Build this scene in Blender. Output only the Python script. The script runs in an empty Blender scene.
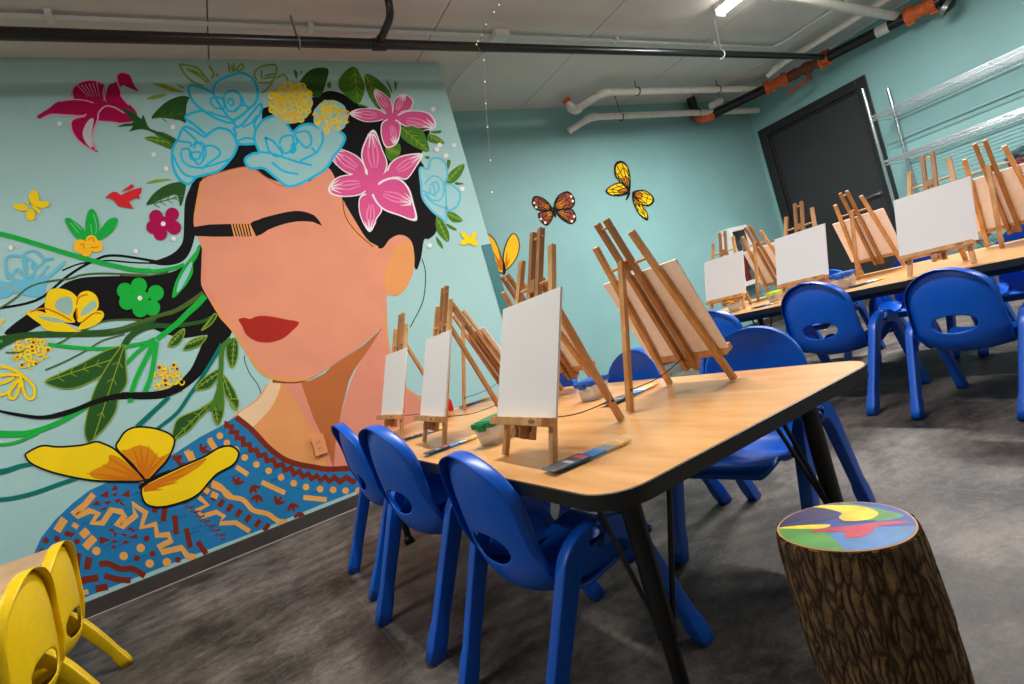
import bpy, bmesh, math, random
from mathutils import Vector, Matrix
random.seed(7)
C = bpy.context.scene.collection
PI = math.pi

# ------------------------------------------------------------------ camera
YAW, PITCH, ROLL, FPX, CAMZ = math.radians(29.5596), math.radians(-0.7877), math.radians(-16.1038), 532.04, 0.75
f_ = Vector((math.sin(YAW) * math.cos(PITCH), math.cos(YAW) * math.cos(PITCH), math.sin(PITCH)))
rt_ = Vector((math.cos(YAW), -math.sin(YAW), 0))
up_ = rt_.cross(f_)
R_ = math.cos(ROLL) * rt_ + math.sin(ROLL) * up_
U_ = math.cos(ROLL) * up_ - math.sin(ROLL) * rt_
CAM = Vector((0, 0, CAMZ))
cd = bpy.data.cameras.new('camera')
cd.sensor_width = 36; cd.lens = FPX / 1024 * 36; cd.clip_start = 0.02
co = bpy.data.objects.new('camera', cd); C.objects.link(co)
co.matrix_world = Matrix(((R_.x, U_.x, -f_.x, 0), (R_.y, U_.y, -f_.y, 0), (R_.z, U_.z, -f_.z, CAMZ), (0, 0, 0, 1)))
bpy.context.scene.camera = co

def ray(x, y):
    return (R_ * ((x - 512) / FPX) - U_ * ((y - 342) / FPX) + f_)
def ony(x, y, Y):
    d = ray(x, y); return CAM + d * (Y / d.y)

# ------------------------------------------------------------------ materials
def lin(c):
    return tuple(((v / 255) / 12.92 if v / 255 <= .04045 else ((v / 255 + .055) / 1.055) ** 2.4) for v in c)
MATS = {}
def mat(name, rgb, rough=.6, noise=.0, scale=8, bump=0., metal=0., rgb2=None, spec=.5, coat=0., stretch=None):
    if name in MATS: return MATS[name]
    m = bpy.data.materials.new(name); m.use_nodes = True
    nt = m.node_tree; b = nt.nodes['Principled BSDF']
    c = lin(rgb)
    b.inputs['Base Color'].default_value = (*c, 1); b.inputs['Roughness'].default_value = rough
    b.inputs['Metallic'].default_value = metal; b.inputs['Specular IOR Level'].default_value = spec
    b.inputs['Coat Weight'].default_value = coat
    tc = nt.nodes.new('ShaderNodeTexCoord'); mp = nt.nodes.new('ShaderNodeMapping')
    nt.links.new(tc.outputs['Object'], mp.inputs['Vector'])
    if stretch: mp.inputs['Scale'].default_value = stretch
    nz = nt.nodes.new('ShaderNodeTexNoise'); nz.inputs['Scale'].default_value = scale; nz.inputs['Detail'].default_value = 5
    nt.links.new(mp.outputs[0], nz.inputs['Vector'])
    if noise or rgb2:
        c2 = lin(rgb2) if rgb2 else tuple(v * (1 - noise) for v in c)
        c1 = c if rgb2 else tuple(min(1, v * (1 + noise)) for v in c)
        rp = nt.nodes.new('ShaderNodeValToRGB')
        rp.color_ramp.elements[0].position = .36; rp.color_ramp.elements[1].position = .64
        rp.color_ramp.elements[0].color = (*c1, 1); rp.color_ramp.elements[1].color = (*c2, 1)
        nt.links.new(nz.outputs['Fac'], rp.inputs[0]); nt.links.new(rp.outputs[0], b.inputs['Base Color'])
    if bump:
        bp = nt.nodes.new('ShaderNodeBump'); bp.inputs['Strength'].default_value = bump; bp.inputs['Distance'].default_value = .01
        nt.links.new(nz.outputs['Fac'], bp.inputs['Height']); nt.links.new(bp.outputs[0], b.inputs['Normal'])
    MATS[name] = m
    return m
def paint(name, rgb, n=.03): return mat('paint_' + name, rgb, .7, n, 5, spec=.15)

def floor_mat():
    m = bpy.data.materials.new('polished_concrete'); m.use_nodes = True
    nt = m.node_tree; b = nt.nodes['Principled BSDF']; L = nt.links.new
    tc = nt.nodes.new('ShaderNodeTexCoord')
    def nz(s, d, r=.6):
        n = nt.nodes.new('ShaderNodeTexNoise'); n.inputs['Scale'].default_value = s; n.inputs['Detail'].default_value = d
        n.inputs['Roughness'].default_value = r; L(tc.outputs['Object'], n.inputs['Vector']); return n
    mp = nt.nodes.new('ShaderNodeMapping'); mp.inputs['Scale'].default_value = (.8, 1.15, 1); L(tc.outputs['Object'], mp.inputs['Vector'])
    n1 = nz(2.1, 10, .72); n2 = nz(8, 10, .78); n3 = nz(60, 6, .75)
    for n in (n1, n2): L(mp.outputs[0], n.inputs['Vector'])
    r1 = nt.nodes.new('ShaderNodeValToRGB'); e = r1.color_ramp.elements
    e[0].position = .39; e[0].color = (*lin((50, 45, 42)), 1); e[1].position = .60; e[1].color = (*lin((118, 109, 102)), 1)
    L(n1.outputs['Fac'], r1.inputs[0])
    r2 = nt.nodes.new('ShaderNodeValToRGB'); e = r2.color_ramp.elements
    e[0].position = .40; e[0].color = (.33, .32, .31, 1); e[1].position = .54; e[1].color = (1, 1, 1, 1)
    L(n2.outputs['Fac'], r2.inputs[0])
    mx = nt.nodes.new('ShaderNodeMix'); mx.data_type = 'RGBA'; mx.blend_type = 'MULTIPLY'; mx.inputs[0].default_value = .85
    L(r1.outputs[0], mx.inputs[6]); L(r2.outputs[0], mx.inputs[7])
    r3 = nt.nodes.new('ShaderNodeValToRGB'); e = r3.color_ramp.elements
    e[0].position = .35; e[0].color = (.62, .6, .59, 1); e[1].position = .62; e[1].color = (1.05, 1.05, 1.05, 1)
    L(n3.outputs['Fac'], r3.inputs[0])
    m2 = nt.nodes.new('ShaderNodeMix'); m2.data_type = 'RGBA'; m2.blend_type = 'MULTIPLY'; m2.inputs[0].default_value = .6
    L(mx.outputs[2], m2.inputs[6]); L(r3.outputs[0], m2.inputs[7])
    n4 = nz(10, 3, .6); n5 = nz(1.1, 3, .5)
    r4 = nt.nodes.new('ShaderNodeValToRGB'); cr = r4.color_ramp; cr.elements[0].position = .47; cr.elements[0].color = (0, 0, 0, 1); cr.elements[1].position = .53; cr.elements[1].color = (0, 0, 0, 1)
    el = cr.elements.new(.5); el.color = (1, 1, 1, 1); L(n4.outputs['Fac'], r4.inputs[0])
    m4 = nt.nodes.new('ShaderNodeMix'); m4.data_type = 'RGBA'; m4.inputs[7].default_value = (*lin((150, 140, 131)), 1); L(m2.outputs[2], m4.inputs[6])
    vf = nt.nodes.new('ShaderNodeMath'); vf.operation = 'MULTIPLY'; L(r4.outputs[0], vf.inputs[0]); vf.inputs[1].default_value = .12; L(vf.outputs[0], m4.inputs[0]); n4.inputs['Distortion'].default_value = 1.6
    m2 = m4
    # saw-cut joints running into the room
    sx = nt.nodes.new('ShaderNodeSeparateXYZ'); L(tc.outputs['Object'], sx.inputs[0])
    def mth(op, a, b_=None):
        n = nt.nodes.new('ShaderNodeMath'); n.operation = op
        for k, v in enumerate((a, b_)):
            if v is None: continue
            if isinstance(v, (int, float)): n.inputs[k].default_value = v
            else: L(v, n.inputs[k])
        return n.outputs[0]
    mod = mth('FLOORED_MODULO', mth('ADD', sx.outputs[0], 10 * 1.395 - .252), 1.395)
    jt = mth('LESS_THAN', mod, .0035)
    m3 = nt.nodes.new('ShaderNodeMix'); m3.data_type = 'RGBA'; m3.inputs[7].default_value = (*lin((104, 97, 92)), 1)
    L(mth('MULTIPLY', jt, .45), m3.inputs[0]); L(m2.outputs[2], m3.inputs[6])
    L(m3.outputs[2], b.inputs['Base Color'])
    rr = nt.nodes.new('ShaderNodeMapRange'); rr.inputs[3].default_value = .42; rr.inputs[4].default_value = .7
    L(n2.outputs['Fac'], rr.inputs[0]); L(rr.outputs[0], b.inputs['Roughness'])
    b.inputs['Specular IOR Level'].default_value = .35
    bp = nt.nodes.new('ShaderNodeBump'); bp.inputs['Strength'].default_value = .08; L(n3.outputs['Fac'], bp.inputs['Height']); L(bp.outputs[0], b.inputs['Normal'])
    return m
def emit(name, rgb, s):
    m = bpy.data.materials.new(name); m.use_nodes = True
    b = m.node_tree.nodes['Principled BSDF']
    b.inputs['Base Color'].default_value = (*rgb, 1); b.inputs['Emission Color'].default_value = (*rgb, 1); b.inputs['Emission Strength'].default_value = s
    return m
def clear(name, rgb, alpha, rough=.25):
    m = bpy.data.materials.new(name); m.use_nodes = True
    b = m.node_tree.nodes['Principled BSDF']
    b.inputs['Base Color'].default_value = (*lin(rgb), 1); b.inputs['Alpha'].default_value = alpha; b.inputs['Roughness'].default_value = rough
    return m
BLUE = mat('blue_plastic', (0, 84, 190), .34, .03, 60, spec=.5)
YEL = mat('yellow_plastic', (226, 188, 8), .32, .03, 60)
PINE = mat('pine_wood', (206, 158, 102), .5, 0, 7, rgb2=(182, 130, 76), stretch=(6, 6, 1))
PINED = mat('pine_dark', (182, 130, 78), .5, 0, 9, rgb2=(152, 104, 58))  # darker pine tone for center rails, hinge block and clamp
CANV = mat('canvas_white', (226, 222, 220), .8, .02, 300, .06)
CANB = mat('canvas_back', (238, 226, 218), .85, .04, 60)
MAPLE = mat('maple_laminate', (212, 160, 102), .3, 0, 5, rgb2=(196, 142, 85), stretch=(7, .8, 1), spec=.45)
BLACK = mat('black_metal', (9, 8, 8), .4, .1, 20)
BLACKE = mat('black_edge_band', (17, 15, 14), .5, .1, 20)
CHROME = mat('chrome', (205, 205, 208), .18, .03, 30, metal=1)
WIRE = mat('zinc_wire', (196, 200, 204), .3, .03, 30, metal=.75)
PVC = mat('white_pvc', (226, 218, 208), .42, .04, 12)
WHITE = mat('white_enamel', (225, 225, 222), .4, .03, 12)
PIPE = mat('black_pipe', (24, 22, 22), .32, .12, 25)
ORANGE = mat('orange_coupling', (214, 96, 34), .5, .18, 40)
STEEL = mat('grey_steel', (150, 150, 150), .35, .08, 30, metal=.8)

# ------------------------------------------------------------------ mesh builder
class MB:
    def __init__(s): s.v = []; s.f = []; s.mi = []; s.sm = []; s.mats = []
    def m(s, mt):
        if mt not in s.mats: s.mats.append(mt)
        return s.mats.index(mt)
    def add(s, vs, fs, mt, smooth=False, xf=None):
        o = len(s.v); k = s.m(mt)
        s.v += [(xf @ Vector(p) if xf else Vector(p)) for p in vs]
        for f in fs: s.f.append([i + o for i in f]); s.mi.append(k); s.sm.append(smooth)
    def box(s, lo, hi, mt, xf=None):
        (a, b, c), (d, e, g) = lo, hi
        vs = [(a, b, c), (d, b, c), (d, e, c), (a, e, c), (a, b, g), (d, b, g), (d, e, g), (a, e, g)]
        s.add(vs, [(0, 3, 2, 1), (4, 5, 6, 7), (0, 1, 5, 4), (1, 2, 6, 5), (2, 3, 7, 6), (3, 0, 4, 7)], mt, False, xf)
    def bar(s, p, q, w, t, mt, side=(0, 1, 0), w2=None, t2=None):
        p = Vector(p); q = Vector(q); d = (q - p).normalized(); sv = Vector(side)
        sv = (sv - d * sv.dot(d)).normalized(); n = d.cross(sv)
        w2 = w if w2 is None else w2; t2 = t if t2 is None else t2
        vs = [p + sv * a * w / 2 + n * b * t / 2 for a, b in ((-1, -1), (1, -1), (1, 1), (-1, 1))] + [q + sv * a * w2 / 2 + n * b * t2 / 2 for a, b in ((-1, -1), (1, -1), (1, 1), (-1, 1))]
        s.add(vs, [(0, 3, 2, 1), (4, 5, 6, 7), (0, 1, 5, 4), (1, 2, 6, 5), (2, 3, 7, 6), (3, 0, 4, 7)], mt)
    def tube(s, pts, r, mt, n=10, caps=True):
        pts = [Vector(p) for p in pts]; N = len(pts)
        rs = r if isinstance(r, (list, tuple)) else [r] * N
        ref = None; vs = []
        for i, p in enumerate(pts):
            d = (pts[min(i + 1, N - 1)] - pts[max(i - 1, 0)]).normalized()
            if ref is None:
                ref = Vector((0, 0, 1)) if abs(d.z) < .9 else Vector((1, 0, 0))
            a = (ref - d * ref.dot(d)).normalized(); ref = a; b = d.cross(a)
            vs += [p + (a * math.cos(2 * PI * k / n) + b * math.sin(2 * PI * k / n)) * rs[i] for k in range(n)]
        fs = [(i * n + k, i * n + (k + 1) % n, (i + 1) * n + (k + 1) % n, (i + 1) * n + k) for i in range(N - 1) for k in range(n)]
        s.add(vs, fs, mt, True)
        if caps:
            s.add(vs[:n], [tuple(range(n - 1, -1, -1))], mt); s.add(vs[-n:], [tuple(range(n))], mt)
    def sweep(s, pts, prof, mt, side, smooth=True):
        """rectangular-ish profile swept along pts; prof(i)->list of (a,b) in (side, normal)"""
        pts = [Vector(p) for p in pts]; N = len(pts); sv0 = Vector(side); vs = []; n = None
        for i, p in enumerate(pts):
            d = (pts[min(i + 1, N - 1)] - pts[max(i - 1, 0)]).normalized()
            sv = (sv0 - d * sv0.dot(d)).normalized(); nn = d.cross(sv)
            pr = prof(i / (N - 1)); n = len(pr)
            vs += [p + sv * a + nn * b for a, b in pr]
        fs = [(i * n + k, i * n + (k + 1) % n, (i + 1) * n + (k + 1) % n, (i + 1) * n + k) for i in range(N - 1) for k in range(n)]
        fs += [tuple(range(n - 1, -1, -1)), tuple(range((N - 1) * n, N * n))]
        s.add(vs, fs, mt, smooth)
    def lathe(s, prof, mt, n=24, xf=None, smooth=True):
        vs = [(r * math.cos(2 * PI * k / n), r * math.sin(2 * PI * k / n), z) for r, z in prof for k in range(n)]
        fs = [(i * n + k, i * n + (k + 1) % n, (i + 1) * n + (k + 1) % n, (i + 1) * n + k) for i in range(len(prof) - 1) for k in range(n)]
        s.add(vs, fs, mt, smooth, xf)
    def prism(s, poly, z0, z1, mt, mt2=None, xf=None):
        n = len(poly)
        vs = [(x, y, z0) for x, y in poly] + [(x, y, z1) for x, y in poly]
        s.add(vs, [(k, (k + 1) % n, n + (k + 1) % n, n + k) for k in range(n)] + [tuple(range(n - 1, -1, -1))], mt, False, xf)
        s.add(vs[n:], [tuple(range(n))], mt2 or mt, False, xf)
    def build(s, name, parent=None, bevel=0, loc=None, subd=0, tri=False, autosmooth=False, weld=False):
        me = bpy.data.meshes.new(name); me.from_pydata([tuple(v) for v in s.v], [], s.f)
        for mt in s.mats: me.materials.append(mt)
        for p, k, sm in zip(me.polygons, s.mi, s.sm): p.material_index = k; p.use_smooth = sm
        if tri or weld:
            bm = bmesh.new(); bm.from_mesh(me)
            if weld: bmesh.ops.remove_doubles(bm, verts=bm.verts, dist=1e-5)
            if tri: bmesh.ops.triangulate(bm, faces=bm.faces, ngon_method='EAR_CLIP')
            bm.to_mesh(me); bm.free()
        me.update()
        o = bpy.data.objects.new(name, me); C.objects.link(o)
        if loc: o.location = loc
        if parent: o.parent = parent
        if bevel:
            b = o.modifiers.new('bevel', 'BEVEL'); b.width = bevel; b.segments = 2; b.limit_method = 'ANGLE'; b.angle_limit = math.radians(50)
        if subd:
            b = o.modifiers.new('subd', 'SUBSURF'); b.levels = subd; b.render_levels = subd
        return o
def thing(name, label, cat, loc=(0, 0, 0), rz=0, group=None, scale=1):
    o = bpy.data.objects.new(name, None); C.objects.link(o); o.empty_display_size = .1
    o.location = loc; o.rotation_euler = (0, 0, rz); o.scale = (scale,) * 3
    return tag(o, label, cat, group)
def tag(o, label, cat, group=None):
    o['label'] = label; o['category'] = cat
    if group: o['group'] = group
    return o
def struct(o): o['kind'] = 'structure'; return o
def copy_tree(o, parent=None):
    c = o.copy(); C.objects.link(c)
    if parent: c.parent = parent
    for ch in [x for x in bpy.data.objects if x.parent == o]: copy_tree(ch, c)
    return c
def spl(pts, n=6, closed=False):
    """Catmull-Rom through points (any dimension)"""
    P = [Vector(p) for p in pts]; N = len(P); out = []
    rng = range(N) if closed else range(N - 1)
    for i in rng:
        if closed: a, b, c, d = P[(i - 1) % N], P[i], P[(i + 1) % N], P[(i + 2) % N]
        else: a, b, c, d = P[max(i - 1, 0)], P[i], P[i + 1], P[min(i + 2, N - 1)]
        for k in range(n):
            t = k / n
            out.append(.5 * ((2 * b) + (c - a) * t + (2 * a - 5 * b + 4 * c - d) * t * t + (3 * b - a - 3 * c + d) * t ** 3))
    if not closed: out.append(P[-1])
    return out

# ------------------------------------------------------------------ the room
ZC, YM, YF, XR, XM = 2.805, 3.375, 4.12, 6.62, 1.967
XL, YB = -3.6, -3.2
TEAL_M = mat('mural_wall_teal', (160, 200, 199), .6, .02, 2)
TEAL = mat('wall_teal', (128, 172, 172), .6, .03, 3)
m = MB(); m.box((XL, YB, -.1), (XR + .1, YF + .1, 0), floor_mat()); struct(m.build('floor'))
m = MB(); CEIL = mat('ceiling_board', (214, 210, 206), .8, .04, 2); DARK = mat('seam_dark', (70, 66, 62), .9)
xs = [XL] + [x for x in (-3.52, -2.19, -.86, .47, 1.80, 3.13, 4.48, 5.81)] + [XR]
for a, b in zip(xs, xs[1:]):
    m.box((a + .004, YB, ZC), (b - .004, YF, ZC + .05), CEIL)
m.box((XL, YB, ZC + .05), (XR + .1, YF + .1, ZC + .1), DARK)
struct(m.build('ceiling'))
m = MB(); m.box((XL, YM, 0), (XM, YF + .1, ZC), TEAL_M); struct(m.build('wall_left'))
m = MB(); m.box((XM, YF, 0), (XR + .1, YF + .1, ZC), TEAL); struct(m.build('wall_far'))
m = MB()
DY0, DY1, DZ = 2.77, 4.06, 2.362
m.box((XR, YB, 0), (XR + .1, DY0, ZC), TEAL); m.box((XR, DY1, 0), (XR + .1, YF, ZC), TEAL); m.box((XR, DY0, DZ), (XR + .1, DY1, ZC), TEAL)
struct(m.build('wall_right'))
m = MB(); m.box((XL - .1, YB, 0), (XL, YF + .1, ZC), mat('side_wall', (190, 200, 198), .7)); struct(m.build('wall_side'))
m = MB(); m.box((XL, YB - .1, 0), (XR + .1, YB, ZC), mat('rear_wall', (205, 208, 204), .7)); struct(m.build('wall_back'))
BASE = mat('baseboard_rubber', (58, 52, 49), .55, .1, 6)
m = MB(); m.box((XL, YM - .012, 0), (XM + .012, YM, .079), BASE); m.box((XL, YM - .02, 0), (XM + .02, YM - .012, .007), mat('caulk_line', (150, 142, 136), .7)); m.box((XM, YM, 0), (XM + .012, YF, .079), BASE)
struct(m.build('baseboard_left', bevel=.003))
m = MB(); m.box((XM + .012, YF - .012, 0), (XR - .012, YF, .079), BASE); struct(m.build('baseboard_far'))
m = MB(); m.box((XR - .012, YB, 0), (XR, DY0 - .01, .079), BASE); struct(m.build('baseboard_right'))
TEALD = mat('corner_guard_teal', (44, 112, 116), .5, .04, 6)
m = MB(); m.box((XM - .075, YM - .006, .08), (XM + .004, YM, 1.432), TEALD); m.box((XM, YM, .08), (XM + .006, YM + .075, 1.432), TEALD)
struct(m.build('trim_1', bevel=.002))
# door
DOORM = mat('black_door_paint', (40, 40, 42), .5, .05, 4); DFR = mat('black_frame_paint', (30, 29, 31), .42, .05, 6)
m = MB(); m.box((XR + .04, DY0 + .1, .008), (XR + .085, DY1 - .1, DZ - .1), DOORM); door = struct(m.build('door_1', bevel=.003))
m = MB()
for a, b in ((DY0, DY0 + .1), (DY1 - .1, DY1)): m.box((XR - .02, a, 0), (XR + .1, b, DZ), DFR)
m.box((XR - .02, DY0 + .1, DZ - .1), (XR + .1, DY1 - .1, DZ), DFR)
m.box((XR + .015, DY0 + .1, 0), (XR + .04, DY0 + .125, DZ - .1), DFR); m.box((XR + .015, DY1 - .125, 0), (XR + .04, DY1 - .1, DZ - .1), DFR); m.box((XR + .015, DY0 + .125, DZ - .125), (XR + .04, DY1 - .125, DZ - .1), DFR)
m.build('door_frame', door, bevel=.003)
m = MB(); m.lathe([(0, 0), (.034, 0), (.034, .012), (.012, .016), (.012, .05), (0, .05)], STEEL, 18, Matrix.Translation((XR + .04, 2.945, 1.115)) @ Matrix.Rotation(-PI / 2, 4, 'Y'))
m.tube(spl([(XR - .008, 2.945, 1.115), (XR - .012, 2.99, 1.117), (XR - .01, 3.07, 1.11)], 5), [.012] * 6 + [.011, .010, .009, .008, .007], STEEL, 10)
m.build('door_handle', door)

# ------------------------------------------------------------------ tables
def rrect(x0, y0, x1, y1, r, n=8):
    out = []
    for cx, cy, a in ((x1 - r, y1 - r, 0), (x0 + r, y1 - r, PI / 2), (x0 + r, y0 + r, PI), (x1 - r, y0 + r, 1.5 * PI)):
        out += [(cx + r * math.cos(a + k * PI / 2 / n), cy + r * math.sin(a + k * PI / 2 / n)) for k in range(n + 1)]
    return out
def table(name, label, x0, y0, x1, y1, z, legm=BLACK, inset=(.11, .12)):
    cx, cy = (x0 + x1) / 2, (y0 + y1) / 2
    t = thing(name, label, 'table', (cx, cy, 0)); w, d = (x1 - x0) / 2, (y1 - y0) / 2
    m = MB(); m.prism(rrect(-w + .003, -d + .003, w - .003, d - .003, .075), z - .022, z, MAPLE); m.build('tabletop', t)
    m = MB(); o = rrect(-w, -d, w, d, .078); i = rrect(-w + .0031, -d + .0031, w - .0031, d - .0031, .0749); n = len(o)
    for za, zb, A, B in ((z - .027, z - .0012, o, o),):
        m.add([(x, y, za) for x, y in A] + [(x, y, zb) for x, y in B], [(k, (k + 1) % n, n + (k + 1) % n, n + k) for k in range(n)], BLACKE, True)
        m.add([(x, y, zb) for x, y in o] + [(x, y, z - .0003) for x, y in i], [(k, (k + 1) % n, n + (k + 1) % n, n + k) for k in range(n)], BLACKE, True)
        i2 = rrect(-w + .02, -d + .02, w - .02, d - .02, .06)
        m.add([(x, y, za) for x, y in o] + [(x, y, za) for x, y in i2] + [(x, y, z - .022) for x, y in i2], [(k, n + k, n + (k + 1) % n, (k + 1) % n) for k in range(n)] + [(n + k, 2 * n + k, 2 * n + (k + 1) % n, n + (k + 1) % n) for k in range(n)], BLACKE)
    m.build('edge_band', t)
    m = MB(); m.box((-w + .06, -d + .07, z - .055), (-w + .085, d - .07, z - .022), BLACKE); m.box((w - .085, -d + .07, z - .055), (w - .06, d - .07, z - .022), BLACKE)
    m.box((-w + .085, -d + .07, z - .055), (w - .085, -d + .095, z - .022), BLACKE); m.box((-w + .085, d - .095, z - .055), (w - .085, d - .07, z - .022), BLACKE)
    m.build('apron', t)
    for sx in (-1, 1):
        for sy in (-1, 1):
            lx, ly = sx * (w - inset[0]), sy * (d - inset[1])
            m = MB(); m.tube([(lx, ly, z - .022), (lx, ly, .17)], .019, legm, 14)
            l = m.build('leg', t)
            m = MB(); m.tube([(lx, ly, .17), (lx, ly, .03)], .0145, CHROME if name != 'activity_table' else BLACK, 12); m.lathe([(.0, .0), (.022, 0), (.022, .02), (.014, .034), (0, .034)], BLACK, 14, Matrix.Translation((lx, ly, 0)))
            m.build('leg_insert', l)
            for ex, ey in ((lx - sx * .115, ly), (lx, ly - sy * .13)):
                m = MB(); m.tube([(lx, ly, .13), (ex, ey, z - .022)], .005, BLACK, 8); m.build('brace', t)
    return t
ZL, ZR = .48, .512
table('activity_table', 'maple table with black edge in front, easels down both sides', .44, .627, 1.226, 2.46, ZL, inset=(.118, .115))
table('activity_table', 'long maple table behind by the black door and wire shelving', 2.515, .3, 3.42, 2.5, ZR)
table('activity_table', 'pale table at the left edge behind the yellow chairs', -1.42, .95, -.6, 2.76, .45)

# ------------------------------------------------------------------ chairs (front faces local +x)
PROF = [(-.134, .579), (-.141, .558), (-.146, .52), (-.147, .475), (-.144, .43), (-.139, .385), (-.133, .345), (-.124, .305), (-.109, .268), (-.08, .243), (-.03, .234), (.05, .242), (.11, .258), (.165, .273), (.2, .275), (.218, .268), (.226, .25)]
def chair_shell(mt):
    P = spl([(x, 0, z) for x, z in PROF], 5)
    L = [0]
    for a, b in zip(P, P[1:]): L.append(L[-1] + (b - a).length)
    T = L[-1]
    def at(s):
        s = max(0, min(T, s))
        for i in range(len(L) - 1):
            if L[i + 1] >= s - 1e-9:
                k = (s - L[i]) / (L[i + 1] - L[i]); p = P[i].lerp(P[i + 1], k); d = (P[i + 1] - P[i]).normalized(); return p, Vector((d.z, 0, -d.x)) * -1
        return P[-1], Vector((0, 0, 1))
    # normal pointing to the sitter (forward on the back, up on the seat)
    def nrm(s):
        p, n = at(s)
        a, _ = at(s - .012); b, _ = at(s + .012); d = (b - a).normalized()
        n = Vector((-d.z, 0, d.x))
        return p, n
    def hw(s):
        if s < .135: return .158 * math.sqrt(max(1e-4, 1 - ((.135 - s) / .135) ** 2.3))
        if s < .27: return .158
        if s < .36: return .158 - .016 * math.sin((s - .27) / .09 * PI / 2)
        if s > T - .05: return .142 * (1 - .22 * ((s - T + .05) / .05) ** 2)
        return .142
    nt_, ns = 26, 46
    S = [.0] + [.004 + (T - .004) * (i / ns) ** 1.12 for i in range(ns + 1)]
    sh, ra, rb = .226, .076, .036      # lumbar hole centre (arc length), half axes
    bm = bmesh.new(); V = []; uv = {}
    for s in S:
        row = []
        for j in range(nt_ + 1):
            t = -1 + 2 * j / nt_; v = bm.verts.new((0, 0, 0)); uv[v] = [s, t * hw(s)]; row.append(v)
        V.append(row)
    for i in range(len(S) - 1):
        for j in range(nt_):
            q = (V[i][j], V[i][j + 1], V[i + 1][j + 1], V[i + 1][j])
            cs = sum(uv[v][0] for v in q) / 4; ct = sum(uv[v][1] for v in q) / 4
            if ((ct) / ra) ** 2 + ((cs - sh) / rb) ** 2 > 1: bm.faces.new(q)
    for v in [v for v in bm.verts if not v.link_faces]: bm.verts.remove(v); uv.pop(v, None)
    outer = set(V[0]) | set(V[-1]) | {r[0] for r in V} | {r[-1] for r in V}
    hole = [v for v in bm.verts if v.is_boundary and v not in outer]
    for v in hole:
        a = math.atan2((uv[v][0] - sh) / rb, uv[v][1] / ra); uv[v] = [sh + rb * math.sin(a), ra * math.cos(a)]
    def place(s, t):
        p, n = nrm(s); q = abs(t) / .158
        k = .042 if s < .27 else (.042 + .012 * math.sin(min(1, (s - .27) / .14) * PI) + (.022 - .042) * min(1, max(0, s - .34) / .1))
        if s > T - .07: k *= max(0, (T - s) / .07)
        return Vector((p.x, t, p.z)) + n * (k * q ** 2.4), n
    for v in bm.verts: v.co, _ = place(*uv[v])
    # rolled rim: outer border turned backwards / downwards
    be = [e for e in bm.edges if e.is_boundary and e.verts[0] in outer and e.verts[1] in outer]
    r = bmesh.ops.extrude_edge_only(bm, edges=be)
    nv = [g for g in r['geom'] if isinstance(g, bmesh.types.BMVert)]
    src = {}
    for e in [g for g in r['geom'] if isinstance(g, bmesh.types.BMFace)]: pass
    for v in nv:
        o = [e.other_vert(v) for e in v.link_edges if e.other_vert(v) in uv]
        s, t = uv[o[0]]; p, n = place(s, t)
        d = .036 if s < .2 else max(.012, .036 - (s - .2) * .2)
        if s < .3:
            g = max(0, 1 - max(0, s - .16) / .14); c2, _ = place(.15, 0); di = (c2 - p); di -= n * di.dot(n); p = p + di.normalized() * .013 * g
        v.co = p - n * d + Vector((0, 1 if t > 0 else -1, 0)) * (.005 if s > .25 else 0)
    bmesh.ops.remove_doubles(bm, verts=bm.verts, dist=.0008)
    bmesh.ops.recalc_face_normals(bm, faces=bm.faces)
    me = bpy.data.meshes.new('seat_shell'); bm.to_mesh(me); bm.free(); me.materials.append(mt)
    for p in me.polygons: p.use_smooth = True
    o = bpy.data.objects.new('seat_shell', me); C.objects.link(o)
    so = o.modifiers.new('solid', 'SOLIDIFY'); so.thickness = .005; so.offset = -1
    sb = o.modifiers.new('subd', 'SUBSURF'); sb.levels = 1; sb.render_levels = 1
    return o
def rr_prof(a, b, c):
    return [(-a + c, -b), (a - c, -b), (a, -b + c), (a, b - c), (a - c, b), (-a + c, b), (-a, b - c), (-a, -b + c)]
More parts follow.
